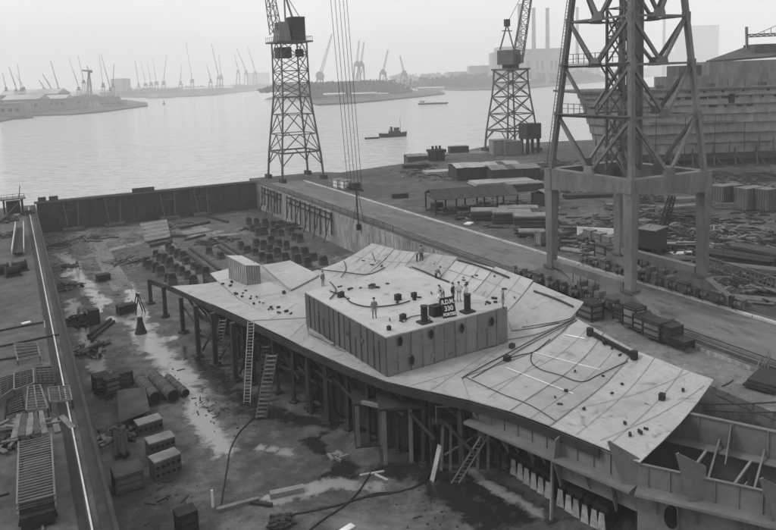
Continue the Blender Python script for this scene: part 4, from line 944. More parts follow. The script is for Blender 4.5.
# ------------------------------------------------------------------ boats on the river
def hullshape(L_, Bm, D_, sheer=.5, bowrake=.12):
    st = []; n = 12
    for i in range(n+1):
        t = i/n; x = -L_/2+L_*t
        wd = Bm/2*(min(1, (t/.12)**.5 if t < .12 else 1))*(1-max(0, (t-.62)/.38)**2.2*.97)
        top = D_+sheer*((t-.45)**2*2.2); st.append((x, wd, top))
    vs = []; fs = []
    for x, wd, top in st:
        xb = x*(1-.06)
        vs += [(x,-wd,top),(xb,-wd*.78,0),(xb,wd*.78,0),(x,wd,top)]
    for i in range(n):
        for k in range(4): a = 4*i+k; b = 4*i+(k+1)%4; fs.append((a,b,b+4,a+4))
    fs += [(3,2,1,0), tuple(4*n+k for k in range(4))]
    mb = MB(); mb.add(vs, fs); return mb
p = at(393,137,ZW)
a, b = at(379,139,ZW), at(407,133,ZW); rz = -YAW+.22
L_ = (b-a).length*.62
tug = thing('tugboat', 'dark tugboat with mast steaming across the river', 'boat', (p.x,p.y,ZW-.3), rz)
LT = 13.5
hullshape(LT,4.4,1.9,1.0).build('hull', m_black, tug, world=False)
MB().box((.8,0,1.5), (5.2,2.8,1.5)).build('deckhouse', m_dark, tug, world=False)
wh = MB().box((1.8,0,3.0), (2.2,2.2,1.5)).build('wheelhouse', m_rust, tug, world=False)
MB().box((1.8,0,4.5), (2.6,2.6,.12)).build('roof', m_conc, wh, world=False)
MB().box((2.905,0,3.7), (.02,1.8,.5)).build('window', m_conc, wh, world=False)
MB().cyl((-.6,0,3.0),(-.7,0,5.0),.55,.5,10).build('funnel', m_black, tug, world=False)
MB().beam((3.6,0,1.8),(3.6,0,9.0),.14).build('mast', m_dark, tug, world=False)
MB().beam((-1.6,0,1.8),(-1.6,0,4.2),.3).build('towing_hook', m_dark, tug, world=False)
for s_ in (-1,1):
    for k in range(4): MB().cyl((-3.6+2.0*k,s_*2.24,1.2),(-3.6+2.0*k,s_*2.4,1.2),.38,n=8).build('fender', m_rubber, tug, world=False)
p = at(372,139,ZW)
bb = thing('towed_boat', 'low dark lighter trailing close behind the tugboat', 'boat', (p.x,p.y,ZW-.2), rz)
hullshape(7,2.2,.9,.2).build('hull', m_black, bb, world=False); MB().box((-.3,0,.85), (3.6,1.5,.12)).build('hatch', m_dark, bb, world=False)
p = at(433,104.5,ZW)
bg_ = thing('barge', 'long low river barge with a pale wheelhouse at its left end', 'barge', (p.x,p.y,ZW-.2), -YAW-.03)
hullshape(30,6,1.6,.5).build('hull', m_dark, bg_, world=False)
MB().box((-10.5,0,1.5), (5,4,2.2)).build('wheelhouse', m_farl, bg_, world=False)
MB().box((-10.5,0,3.7), (5.6,4.6,.2)).build('wheelhouse_roof', m_dark, bg_, world=False)
MB().box((2,0,1.5), (17,4.4,.5)).build('hatch_cover', m_steel, bg_, world=False)
MB().beam((-6,0,1.6),(-6,0,6.5),.15).build('mast', m_dark, bg_, world=False)
p = at(164,104.5,ZW)
by_ = thing('buoy', 'small dark buoy floating near the left headland', 'buoy', (p.x,p.y,ZW-.2))
MB().cyl((0,0,0),(0,0,1.6),2.0,1.8,12).build('float', m_dark, by_, world=False)
MB().cyl((0,0,1.6),(0,0,6.0),1.1,.3,8).build('topmark', m_dark, by_, world=False)
p = at(160,98.5,ZW)
sh = thing('cargo_ship', 'pale hazy ship moored at the left end of the far crane quay', 'ship', (p.x,p.y,ZW), -YAW)
hullshape(60,10,4,1).build('hull', m_farb, sh, world=False); MB().box((-12,0,4), (16,7,6)).build('superstructure', m_farl, sh, world=False)
MB().beam((10,0,4),(10,0,16),.8).build('mast', m_far, sh, world=False); MB().cyl((-14,0,10),(-14,0,14),1.6,n=8).build('funnel', m_far, sh, world=False)

# ------------------------------------------------------------------ ship under construction on the slip at the right
sb = at(700,166,0); SD = Vector((RT.x,RT.y,0)).normalized(); SN = Vector((FW.x,FW.y,0)).normalized()
ship = thing('ship_under_construction', 'huge unfinished ship hull of lapped plating on the slip at right', 'ship', (sb.x,sb.y,0))
mpp = (sb-CAM).dot(FW)/FPX
def hull_path(off, lift_frac):
    pts = []
    xl = (588-700)*mpp; xr = 62
    # straight side then rounding in towards the stern on the left
    n = 10; rad = 11.0
    for i in range(n+1):
        t = i/n*math.pi/2; pts.append(sb+SD*(xl+rad*(1-lift_frac)*.9+off*.0+rad*(1-math.cos(math.pi/2-t)) - rad*0)+SN*(rad*(1-math.sin(t)) ))
    pts = [sb+SD*(xl+3.5*(1-lift_frac)*1.8+rad-rad*math.cos(math.pi/2-(math.pi/2)*(1-i/n)) )+SN*(rad-rad*math.sin((math.pi/2)*i/n)) for i in range(n+1)]
    pts += [sb+SD*x for x in (xl+rad+5,10,22,36,50,xr)]
    return [p-SN*off-SD*off*max(0, 1-i/n) for i, p in enumerate(pts)]
ys = [163,153,142.5,133,123,114,104.5,96,88]
zs = [1.3]+[deep(740,y_-1.5,sb).z for y_ in ys[1:]]
for k in range(len(zs)-1):
    z0, z1 = zs[k], zs[k+1]
    lo = hull_path(.5, k/8); hi = hull_path(.0, (k+1)/8)
    if k == 0: lo = [p+SN*2.2 for p in lo]
    mb = MB(); vs = []
    for a, b in zip(lo, hi): vs += [(a.x+SN.x*.6,a.y+SN.y*.6,z0+.05),(a.x,a.y,z0),(b.x,b.y,z1+.1)]
    fs = []
    for i in range(len(lo)-1):
        for j in range(2): fs.append((3*i+j,3*(i+1)+j,3*(i+1)+j+1,3*i+j+1))
    mb.add(vs, fs); mb.build('strake', m_hullp, ship)
    # bands of dark unplated frames below the upper strakes
    if k in (3,5,6):
        for x in range(-18, 60, 3):
            c = sb+SD*(x+random.uniform(-.4,.4))-SN*.12; wv = random.choice((.5,.9,1.4,2.0))
            if k != 6 and random.random() < .55: continue
            MB().box((c.x,c.y,z1-.7), (wv,.3,.5), rz=math.atan2(SD.y,SD.x)).build('opening', m_hole, ship)
lo = hull_path(.6, 1.0)
back = [p+SN*24 for p in (lo[0], lo[-1])]
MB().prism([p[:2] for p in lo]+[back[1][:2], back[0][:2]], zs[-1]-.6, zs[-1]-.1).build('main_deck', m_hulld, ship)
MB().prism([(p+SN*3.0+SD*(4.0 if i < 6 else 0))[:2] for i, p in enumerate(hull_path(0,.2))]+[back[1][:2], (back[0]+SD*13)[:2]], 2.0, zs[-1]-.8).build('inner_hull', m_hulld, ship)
for i, x in enumerate((-8,-3,0.5,5,10,16,22,30,38)):
    c = sb+SD*x-SN*.38; MB().box((c.x,c.y,zs[-2]+.8), (.5,.2,.5), rz=math.atan2(SD.y,SD.x)).build('porthole', m_hole, ship)
c = sb+SD*(729-700)*mpp-SN*.4; MB().box((c.x,c.y,zs[6]+.2), (1.4,.3,2.2), rz=math.atan2(SD.y,SD.x)).build('doorway', m_hole, ship)
for x in range(-22, 60, 6): 
    for q in (0,): 
        c = sb+SD*x-SN*.25; BM((c.x,c.y,zs[6]), (c.x,c.y,zs[8]-.2), .1).build('plate_seam', m_hulld, ship)
rzs = math.atan2(SD.y,SD.x)
def sbox(name, px0, px1, y0, y1, dep, back_, m_):
    A = deep(px0,y1,sb+SN*back_); x0 = (A-sb).dot(SD); x1 = (deep(px1,y1,sb+SN*back_)-sb).dot(SD)
    c = sb+SD*(x0+x1)/2+SN*(back_+dep/2); z0 = deep(px0,y1,sb+SN*back_).z; z1 = deep(px0,y0,sb+SN*back_).z
    return B((c.x,c.y,z0), (x1-x0,dep,z1-z0), rz=rzs).build(name, m_, ship)
sbox('deck_bulwark', 652, 705, 77, 93, 1.0, 1.0, m_hullp)
sbox('upper_side', 705, 830, 62, 91, 10, 1.4, m_hullp)
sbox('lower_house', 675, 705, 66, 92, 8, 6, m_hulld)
for i in range(24):
    x = -26+3.6*i; c = sb+SD*x-SN*(1.4+.2*random.random()); BM((c.x,c.y,0), (c.x+random.uniform(-.2,.2),c.y,random.uniform(5,15)), .14).build('staging_pole', m_tdark, ship)
for zz in (3.2,5.6,8.2,11.0):
    for i in range(7):
        if random.random() < .25: continue
        x = -24+11*i; c = sb+SD*x-SN*1.15; c2 = c+SD*random.uniform(6,10.5); BM((c.x,c.y,zz+random.uniform(-.2,.2)), (c2.x,c2.y,zz+random.uniform(-.2,.2)), .7, .1).build('staging_plank', m_tdark, ship)
for i in range(14):
    x = -10+4.2*i; c = sb+SD*x+SN*1.0; z_ = zs[-1]-.2; BM((c.x,c.y,z_), (c.x,c.y,z_+random.uniform(1,2.4)), .12).build('stanchion', m_hulld, ship)
    if i % 3 == 0: B((c.x,c.y,z_), (1.6,1.2,1.2), rz=rzs).build('deck_fitting', m_hulld, ship)
# slanted shed roof on the superstructure
A = [deep(706,62,sb-SN*.2), deep(830,52,sb-SN*.2), deep(830,46,sb+SN*10), deep(745,48,sb+SN*10)]
MB().plate(A, .5).build('superstructure_roof', m_hulld, ship)
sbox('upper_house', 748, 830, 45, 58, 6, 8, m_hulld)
o = thing('derrick', 'thin derrick post with level lattice jib above the ship at the right edge', 'crane', deep(747,50,sb+SN*8))
BM(deep(747,50,sb+SN*8), deep(746.5,27,sb+SN*8), .5).build('post', m_crane, o)
lattice(MB(), deep(747,36,sb+SN*8), deep(790,34,sb+SN*8), .7, .7, 14, .1).build('jib', m_dark, o)
BM(deep(757,34,sb+SN*8), deep(790,20,sb+SN*8), .12).build('stay', m_dark, o)
for px in (764,771,778): BM(deep(px,35,sb+SN*8), deep(px,34-(px-757)*.42,sb+SN*8), .1).build('hanger', m_dark, o)
# shores and blocks under the ship
for i in range(15):
    x = -24+5.2*i; c = sb+SD*x-SN*3.5
    o = thing('raking_shore', 'timber shore propping the ship hull, '+ordn(i)+' from its left end', 'prop', (c.x,c.y,0), rzs, 'shores under the ship')
    MB().beam((0,0,0),(1.2,3.4,4.3),.4).build('prop', m_tdark, o, world=False)
    MB().beam((2.2,0,0),(1.0,3.0,3.4),.3).build('brace', m_tdark, o, world=False)
    MB().box((.8,-.1,0), (3.2,.8,.3)).build('sole_plate', m_tdark, o, world=False)

# ------------------------------------------------------------------ builders for yard goods
def slab_stack(label, px, py, L_, W_, n, th, rz=0.0, m_=None, z=0.0, name='plate_stack', cat='stack', jit=.15, pname='plate', bearers=True):
    p = at(px, py, z); o = thing(name, label, cat, p, rz); zz = 0
    if bearers:
        for k in (-.35,.35): MB().box((k*L_,0,0), (.25,W_*.95,.2)).build('bearer', m_tdark, o, world=False)
        zz = .2
    for i in range(n):
        MB().box((random.uniform(-jit,jit),random.uniform(-jit,jit),zz), (L_*random.uniform(.94,1),W_*random.uniform(.94,1),th*.92), rz=random.uniform(-.03,.03)).build(pname, m_ or (m_conc if i == n-1 else m_rust), o, world=False); zz += th
    return o
def timber_stack(label, px, py, L_, k, n, bw_=.28, th=.2, rz=0.0, m_=None, z=0.0, name='timber_stack', cat='timber stack'):
    p = at(px, py, z); o = thing(name, label, cat, p, rz); zz = 0
    proto = None
    for i in range(n):
        if i % 3 == 0:
            for q in (-.38,0,.38): MB().box((q*L_,0,zz), (.14,k*bw_,.1)).build('batten', m_tdark, o, world=False)
            zz += .1
        for j in range(k):
            if random.random() < .06 and i == n-1: continue
            M_ = Matrix.Translation((random.uniform(-.25,.25), (j-(k-1)/2)*bw_, zz)) @ Matrix.Rotation(random.uniform(-.012,.012),4,'Z')
            if proto is None: proto = MB().box((0,0,0), (L_,bw_*.9,th*.93)).build('board', m_ or m_timber, o, world=False); proto.matrix_local = M_
            else: inst(proto, o, M_)
        zz += th
    return o
def crate(label, px, py, d, rz=0.0, m_=None, bm=None, z=0.0, name='crate', cat='crate', group=None):
    p = at(px, py, z); o = thing(name, label, cat, p, rz, group); x, y, h = d
    MB().box((0,0,.1), (x-.1,y-.1,h-.12)).build('body', m_ or m_timber, o, world=False)
    for sx in (-1,1):
        for sy in (-1,1): MB().box((sx*(x/2-.06),sy*(y/2-.06),0), (.16,.16,h-.04)).build('corner_post', bm or m_tdark, o, world=False)
    MB().box((0,0,h-.03), (x+.06,y+.06,.09)).build('lid', bm or m_ or m_timber, o, world=False)
    for k in range(3):
        zz = .22+k*(h-.5)/2
        for sy in (-1,1): MB().box((0,sy*(y/2-.02),zz), (x-.2,.06,.13)).build('slat', bm or m_tdark, o, world=False)
        for sx in (-1,1): MB().box((sx*(x/2-.02),0,zz), (.06,y-.2,.13)).build('slat', bm or m_tdark, o, world=False)
    return o
def pipes(label, px, py, L_, r_, n, rows, rz=0.0, m_=None, z=0.0, name='pipe_bundle', cat='pipes', wall=True):
    p = at(px, py, z); o = thing(name, label, cat, p, rz)
    for k in range(rows):
        for j in range(n-k):
            y_ = (j-(n-k-1)/2)*r_*2.05; z_ = r_+k*r_*1.75
            q = MB().cyl((-L_/2+random.uniform(-.2,.2),y_,z_),(L_/2+random.uniform(-.2,.2),y_,z_),r_,n=10).build('pipe', m_ or m_rust, o, world=False)
            for s_ in (-1,1): MB().cyl((s_*(L_/2-.3),y_,z_),(s_*(L_/2+.23),y_,z_),r_*.8,n=10).build('bore', m_hole, q, world=False)
    return o
def heap(label, px, py, r_, h, n, m_=None, z=0.0, seed=1, name='scrap_heap', cat='scrap', long=1.0):
    rnd = random.Random(seed); p = at(px, py, z); o = thing(name, label, cat, p)
    for i in range(n):
        a = rnd.random()*6.28; q = r_*math.sqrt(rnd.random()); zz = h*(1-q/r_)*rnd.random()
        c = Vector((q*math.cos(a), q*math.sin(a)*.8, zz+.12)); d_ = Vector((rnd.gauss(0,1),rnd.gauss(0,1),rnd.gauss(0,.18))).normalized()*rnd.uniform(.5,1.6)*long
        if c.z-abs(d_.z) < 0: d_.z = 0
        MB().beam(c-d_, c+d_, rnd.uniform(.12,.4), rnd.uniform(.06,.25)).build('piece', (m_ or rnd.choice((m_rust,m_dark,m_steel,m_timber))), o, world=False)
    return o
def shed(label, px, py, L_, W_, h, rise, rz, wallm, roofm, z=0.0, open_=False, name='shed', cat='shed', bays=3):
    p = at(px, py, z); o = thing(name, label, cat, p, rz)
    for i in range(bays+1):
        for s_ in (-1,1): MB().box((-L_/2+L_*i/bays, s_*W_/2, 0), (.25,.25,h)).build('post', m_tdark if open_ else wallm, o, world=False)
    if not open_:
        for s_ in (-1,1):
            for i in range(bays): MB().box((-L_/2+L_*(i+.5)/bays, s_*(W_/2-.04), .0), (L_/bays-.26,.12,h)).build('wall_panel', wallm, o, world=False)
        for s_ in (-1,1): MB().box((s_*(L_/2-.04),0,0), (.12,W_-.3,h)).build('end_wall', wallm, o, world=False)
        MB().box((-L_/6,-W_/2-.05,0), (1.2,.1,2.0)).build('door', m_dark, o, world=False)
    for s_ in (-1,1):
        a, b = (-L_/2-.3), (L_/2+.3)
        nr_ = max(3, int(L_/1.6))
        for k in range(nr_):
            xa, xb = a+(b-a)*k/nr_+.02, a+(b-a)*(k+1)/nr_-.02; dz = random.uniform(0,.05)
            MB().plate([(xa,s_*(W_/2+.35+random.uniform(-.1,.1)),h+.02+dz),(xb,s_*(W_/2+.35),h+.02+dz),(xb,0,h+rise+dz),(xa,0,h+rise+dz)], .08).build('roof_sheet', roofm if random.random() < .8 else m_rust, o, world=False)
    if open_:
        for i in range(bays+1):
            x_ = -L_/2+L_*i/bays
            t_ = MB(); t_.beam((x_,-W_/2,h-.05),(x_,W_/2,h-.05),.14,.16); t_.beam((x_,0,h),(x_,0,h+rise-.1),.1)
            for s_ in (-1,1): t_.beam((x_,s_*W_/2,h),(x_,0,h+rise-.12),.12,.14)
            t_.build('roof_truss', m_tdark, o, world=False)
    return o
A_ = math.pi/2
# ------------------------------------------------------------------ right-hand yard
shed('open sided timber shelter with dark low pitched roof in the yard', 471, 209, 15, 7.5, 2.7, 1.3, -.3, m_tdark, m_dark, open_=True, name='open_shelter', cat='shelter', bays=4)
shed('dark flat shed with pale roof near the river bank', 484, 177, 15, 9, 3.0, .5, -.35, m_dark, m_plate2, bays=4)
shed('long dark shed with grey roof right of the pale roofed shed', 511, 179, 11, 8, 2.8, .6, -.35, m_tdark, m_steel, bays=3)
shed('small lean hut with pale roof beside the left leg of the portal crane', 545, 204, 4, 3, 2.2, .7, .3, m_tdark, m_conc, name='hut', cat='hut', bays=2)
slab_stack('broad pale plate lying flat beside the dark river shed', 449, 173, 13, 4.5, 2, .3, -.25, m_plate2)
slab_stack('broad bright plate lying in front of the dark river shed', 502, 184, 14, 6, 2, .35, -.3, m_plate)
slab_stack('stack of dark plates behind the open shelter', 523, 190, 8, 4, 6, .25, -.3)
slab_stack('stack of dark plates with grey top, left one below the open shelter', 490, 219, 6.5, 3.4, 6, .25, -.6)
slab_stack('stack of dark plates with grey top, middle one below the open shelter', 512, 222, 6.5, 3.4, 7, .25, -.6)
slab_stack('stack of dark plates with grey top, right one below the open shelter', 535, 226, 7, 3.4, 7, .25, -.6)
slab_stack('pale plates on a low stack behind the three dark stacks', 519, 213, 7, 3, 4, .25, -.6, m_conc)
slab_stack('small low plate stack nearest the kerb below the shelter', 531, 236, 4, 2.4, 3, .25, -.6)
timber_stack('timber stack left of the river shed', 416, 168, 7, 8, 4, rz=-.3, m_=m_tdark)
timber_stack('long dark timber stack behind the portal crane, near the river shed', 538, 178, 9, 9, 7, rz=.5, m_=m_tdark)
timber_stack('low timber stack behind the long dark stack by the river', 536, 167, 9, 9, 5, rz=-.35)
timber_stack('grey timber stack between the legs of the mid river crane', 500, 166, 8, 8, 3, rz=-.3, m_=m_timber)
heap('scrap heap on the bank beside the jetty', 425, 166, 3, 1.2, 26, seed=3)
heap('low heap of offcuts behind the pale plate near the jetty', 462, 168, 3.5, .8, 22, seed=4)
heap('scrap heap on the bank right of the mid river crane', 548, 162, 4, 1.4, 26, seed=5)
heap('spread of loose scrap behind the portal crane left leg', 590, 172, 7, 1.0, 40, seed=6)
heap('dark scrap heap behind the centre leg of the portal crane', 648, 200, 5, 1.8, 44, m_=m_dark, seed=7)
heap('dark heap of bars left of the tank row', 690, 222, 5.5, 1.4, 46, m_=m_dark, seed=8, long=1.6)
heap('jumble of plates and bars under the portal right of its centre leg', 668, 232, 4.5, .9, 34, seed=9, long=1.5)
heap('scrap strewn near the right edge above the lattice fence', 765, 236, 4.5, 1.0, 34, seed=10)
heap('dark scrap and timber under the ship stern', 640, 168, 8, 1.6, 44, m_=m_dark, seed=11, long=1.5)
heap('dark timber and staging under the ship side', 700, 176, 9, 1.4, 50, m_=m_tdark, seed=12, long=1.8)
heap('dark timber staging under the ship at the right edge', 762, 178, 8, 1.5, 46, m_=m_tdark, seed=13, long=1.8)
heap('curved frames and bars heaped below the tank row', 735, 232, 5.5, .9, 40, m_=m_steel, seed=14, long=1.9)
# jetty with dolphins and a moored pontoon
jt_ = at(440,158,0)
o = thing('pontoon', 'dark pontoon with pale deck moored at the bank behind the sheds', 'pontoon', (jt_.x+8,jt_.y+9,ZW-.3), -.35)
MB().box((0,0,0), (26,8,3.2)).build('hull', m_dark, o, world=False); MB().box((0,0,3.2), (25.4,7.6,.15)).build('deck', m_steel, o, world=False)
MB().box((4,1,3.36), (6,3.4,2.0)).build('deckhouse', m_dark, o, world=False)
for k in range(9): MB().beam((-12+3*k,-3.7,3.3),(-12+3*k,-3.7,4.3),.08).build('stanchion', m_dark, o, world=False)
dl = at(438,161,0)
o = thing('mooring_dolphin', 'squat black mooring dolphin with bollards at the river edge', 'dolphin', (dl.x,dl.y+.8,ZF-.5))
for i in range(3):
    for j in range(3): MB().cyl((-1.4+1.4*i,-1.4+1.4*j,0),(-1.4+1.4*i,-1.4+1.4*j,9.0),.5,n=8).build('pile', m_black, o, world=False)
MB().box((0,0,9.0), (4.2,4.2,.8)).build('cap', m_black, o, world=False)
for s_ in (-1,0,1): MB().cyl((s_*1.2,0,9.8),(s_*1.2,0,10.8),.35,n=8).build('bollard', m_dark, o, world=False)
dl = at(552,156,0)
o = thing('mooring_dolphin', 'tall dark piled dolphin behind the left leg of the portal crane', 'dolphin', (dl.x,dl.y+10,ZF-.5))
for i in range(2):
    for j in range(2): MB().cyl((-2+4*i,-1.4+2.8*j,0),(-2+4*i,-1.4+2.8*j,11.0),.5,n=8).build('pile', m_black, o, world=False)
MB().box((0,0,11.0), (5.4,4.0,4.6)).build('fender_frame', m_dark, o, world=False)
crate('pale concrete block house under the mid river crane', 501, 154.5, (6,5,4.5), -.35, m_conc, m_conc, name='block_house', cat='hut')
crate('grey block house right of the pale one under the mid river crane', 512, 155, (5,4,4.2), -.35, m_steel, m_steel, name='block_house', cat='hut')
# pale containers by the far end of the kerb
for i, px in enumerate((339, 345.5)): crate(['white box container left of a pair beside the far kerb','white box container right of a pair beside the far kerb'][i], px, 188-i*-1, (1.9,2.6,2.0), 0, m_white, m_conc, name='container', cat='container')
crate('dark wheeled chest right of the two white containers', 355, 190, (1.9,2.0,1.6), 0, m_dark, m_dark, name='chest', cat='box')
# low objects on the yard between kerb and shelter
crate('small dark trolley load on the open ground left of the shelter', 400, 198, (3.2,1.2,.9), -.3, m_rust, m_dark, name='trolley', cat='trolley')
slab_stack('white scrap of sheet lying below the open shelter', 468, 224, 1.6, 1.1, 1, .2, .5, m_white, bearers=False)
crate('small dark box at the corner of the shelter', 437, 210, (1.8,1.4,1.3), .2, m_tdark, m_tdark)
for i, (px, py, h) in enumerate(((541,245,2.0),(548,244,1.5),(553,248,1.4))): crate('pale crate, '+ordn(i)+' of three by the kerb left of the portal crane', px, py, (1.3,1.2,h), .1, m_conc, m_timber, group='crates by the kerb')
# goods between the far rail and the yard seen under the portal
slab_stack('long white panel standing on edge behind the portal legs', 600, 236, 7, .2, 1, 1.3, -A_+.65, m_white, bearers=False, name='panel', cat='panel', jit=0)
for i in range(5): crate('pale box, '+ordn(i)+' of the row behind the portal between its left and centre legs', 590+9.5*i, 240+3.4*i, (1.3,1.5,1.5), 0, m_conc, m_steel, group='row of pale boxes')
pipes('pair of grey pipes lying beside the far rail under the portal', 582, 253, 6, .2, 3, 1, -A_+.35, m_conc)
for i in range(4): crate('grey machine case, '+ordn(i)+' along the far rail under the portal from the left', 604+11*i, 261+4.2*i, (1.6,1.9,2.2), 0, m_steel, m_dark, group='machine cases on the far rail', name='machine_case', cat='machine')
slab_stack('white board lying right of the far machine cases', 684, 253, 3.6, 1.2, 1, .15, -.4, m_white, bearers=False)
slab_stack('pale thin sheets fanned out behind the right portal leg', 690, 247, 7, 2.4, 2, .12, -.9, m_conc, jit=.8)
timber_stack('wide dark timber stack right of the portal right leg', 735, 262, 9, 10, 4, rz=-A_+.3, m_=m_tdark)
timber_stack('second dark timber stack further right of the portal right leg', 762, 258, 8, 9, 5, rz=-A_+.1, m_=m_rust)
timber_stack('small timber stack behind the lattice truss at the right', 752, 272, 6, 6, 3, rz=-A_+.5)
timber_stack('pile of grey timber right of the portal near the ship shores', 742, 208, 9, 9, 4, rz=-.7)
timber_stack('pile of grey timber left of the tank row', 681, 212, 8, 8, 5, rz=-.3)
timber_stack('pile of pale timber behind the centre leg of the portal crane', 690, 203, 8, 9, 4, rz=-.5, m_=m_timber)
timber_stack('low timber pile behind the left leg of the portal crane', 578, 188, 9, 9, 4, rz=.1)
timber_stack('long dark timber pile between the portal left and centre legs', 598, 197, 13, 8, 3, rz=-.45, m_=m_tdark)
timber_stack('small timber pile on the open ground behind the portal centre leg', 617, 209, 4, 6, 4, rz=-.4, m_=m_timber)
slab_stack('pale plate lying alone on the open ground behind the portal', 640, 221, 4, 1.5, 1, .2, -.7, m_conc, bearers=False)
# row of upright tanks
for i, (px, py) in enumerate(((721,207),(733,206),(745,210),(755,209),(765,211))):
    p = at(px, py, 0); o = thing('storage_tank', 'grey ribbed upright tank, '+ordn(i)+' from the left in the row by the ship', 'tank', p, group='row of upright tanks')
    MB().box((0,0,.2), (2.3,2.3,3.5)).build('shell', m_concd, o, world=False); MB().box((0,0,3.7), (2.45,2.45,.15)).build('lid', m_steel, o, world=False)
    MB().box((0,0,0), (2.5,2.5,.2)).build('base', m_dark, o, world=False)
    for k in range(5):
        MB().box((-1.0+.5*k,-1.18,.25), (.1,.1,3.4)).build('rib', m_steel, o, world=False); MB().box((-1.18,-1.0+.5*k,.25), (.1,.1,3.4)).build('rib', m_steel, o, world=False)
# ring frames
for i, (px, py, r_) in enumerate(((735,226,2.6),(748,221,2.3),(728,238,2.2))):
    p = at(px, py, .15); o = thing('ring_frame', ['big dark ring frame lying flat below the tank row','dark ring frame lying flat right of the big ring','smaller dark ring frame lying nearest the portal right leg'][i], 'ring', p)
    for k in range(14):
        t0, t1 = 6.283*k/14, 6.283*(k+1)/14
        MB().beam((r_*math.cos(t0),r_*math.sin(t0),.1*(k%2)),(r_*math.cos(t1),r_*math.sin(t1),.1*(k%2)),.3,.25).build('segment', m_dark, o, world=False)
rnd = random.Random(15); mb = MB(); mb2 = MB()
spots = [tuple(at(px, py, 0)[:2]) for px, py in [(420,172),(440,178),(470,172),(500,172),(520,168),(545,172),(560,165),(575,176),(590,168),(610,176),(625,186),(560,192),(540,215),(565,230),(575,242),(590,250),(610,226),(650,212),(665,222),(680,236),(700,240),(720,246),(745,244),(760,250),(715,258),(770,270),(700,190),(730,184),(760,190),(680,180),(655,180),(770,215),(640,250),(620,256),(720,292),(560,250),(520,240),(480,212),(440,214),(455,228),(505,205),(745,285)]]
for i in range(2600):
    c0 = rnd.choice(spots); r_ = 3.2; c = Vector((c0[0]+rnd.gauss(0,r_), c0[1]+rnd.gauss(0,r_), rnd.random()**2*.5+.05))
    if c.x < 65.5: continue
    a = rnd.choice((.2,-.6,1.3,rnd.random()*3)); l = rnd.uniform(.15,1.3); d_ = Vector((math.cos(a),math.sin(a),0))*l
    (mb if rnd.random() < .72 else mb2).beam(c-d_, c+d_, rnd.uniform(.08,.35), rnd.uniform(.06,.25))
mb.build('yard_litter', m_tdark, label='loose dark timber and scrap strewn over the right hand yard', cat='litter', kind='stuff')
mb2.build('yard_litter', m_conc, label='loose pale offcuts strewn over the right hand yard', cat='litter', kind='stuff')
# small yard derrick crane behind the portal
p = at(654,252,0)
o = thing('yard_crane', 'small dark crawler crane with lattice jib standing behind the portal', 'crane', p, .3)
MB().box((0,-.9,0), (4,.7,.9)).build('track', m_dark, o, world=False); MB().box((0,.9,0), (4,.7,.9)).build('track', m_dark, o, world=False)
MB().box((-.6,0,.95), (3.6,2.4,2.4)).build('machine_house', m_dark, o, world=False); MB().box((-.6,0,3.35), (3.8,2.6,.12)).build('roof', m_steel, o, world=False)
t1 = deep(672,196,p+Vector((0,0,1))); lattice(MB(), p+Vector((1.0,0,1.4)), t1, .9, .6, 10, .08).build('jib', m_dark, o)
BM(p+Vector((-1.2,0,3.3)), t1, .05).build('stay', m_dark, o)
# lattice fence of stored truss along the far rail
tr = thing('stored_truss', 'long lattice truss lying beside the far rail at the right edge', 'truss', at(735,280,0))
a0, a1 = at(697,266,0), at(800,300,0)
for zz in (.3,1.5): BM(a0+Vector((0,0,zz)), a1+Vector((0,0,zz)), .16).build('chord', m_steel, tr)
for i in range(26): q = a0.lerp(a1, (i+.5)/26); BM(q+Vector((0,0,.3)), q+Vector((0,0,1.5)), .1).build('lacing', m_steel, tr)
slab_stack('loose pale planks strewn by the right end of the far rail', 752, 300, 5, 1.6, 3, .12, -.9, m_timber, jit=.7, bearers=False)
slab_stack('loose grey planks at the right edge above the kerb', 770, 292, 6, 1.2, 3, .12, -1.2, m_conc, jit=.6, bearers=False)
# crates and ballast beside the near bogies
for i, (px, py, w_, d_, h_, mm) in enumerate(((590,318,1.6,2.2,1.7,m_steel),(624,320,1.3,1.8,1.2,m_rust),(634,326,1.4,1.7,2.0,m_conc),(645,331,1.4,1.8,1.5,m_conc),(656,337,1.4,2.0,1.6,m_steel),(668,340,1.5,2.0,1.5,m_rust),(681,346,1.3,1.8,.7,m_dark))):
    crate('slatted crate on the quay edge below the portal crane, '+ordn(i)+' from the left', px, py, (w_,d_,h_), 0, mm, m_dark, group='crates below the portal crane', z=-.35 if i < 1 else 0.0)
o = slab_stack('dark flat timber raft at the right edge of the ledge', 766, 384, 3.2, 2.2, 3, .18, .3, m_tdark, z=-.35, jit=.4)
p = at(764,372,-.35); o = thing('stake_bundle', 'upright pale stakes stuck in the dark pile at the right edge', 'stakes', p)
for i in range(8): MB().beam((random.uniform(-.5,.7),random.uniform(-.4,.4),.2),(random.uniform(-.6,.9),random.uniform(-.5,.5),random.uniform(1.0,2.0)),.06).build('stake', m_timber, o, world=False)
for i, (a, b) in enumerate((((700,404),(776,402)),((703,410),(776,412)),((722,386),(733,380)),((716,395),(776,420)))):
    P_ = [at(a[0],a[1],-.3), at((a[0]+b[0])/2,(a[1]+b[1])/2+1,-.32), at(b[0],b[1],-.3)]
    MB().tube(polyline(P_,6), .05).build('cable', m_dark, label=['upper dark cable lying across the right ledge','lower dark cable lying across the right ledge','short dark bar beyond the corner of the nearest plate','slanting dark cable crossing the right ledge'][i], cat='cable')

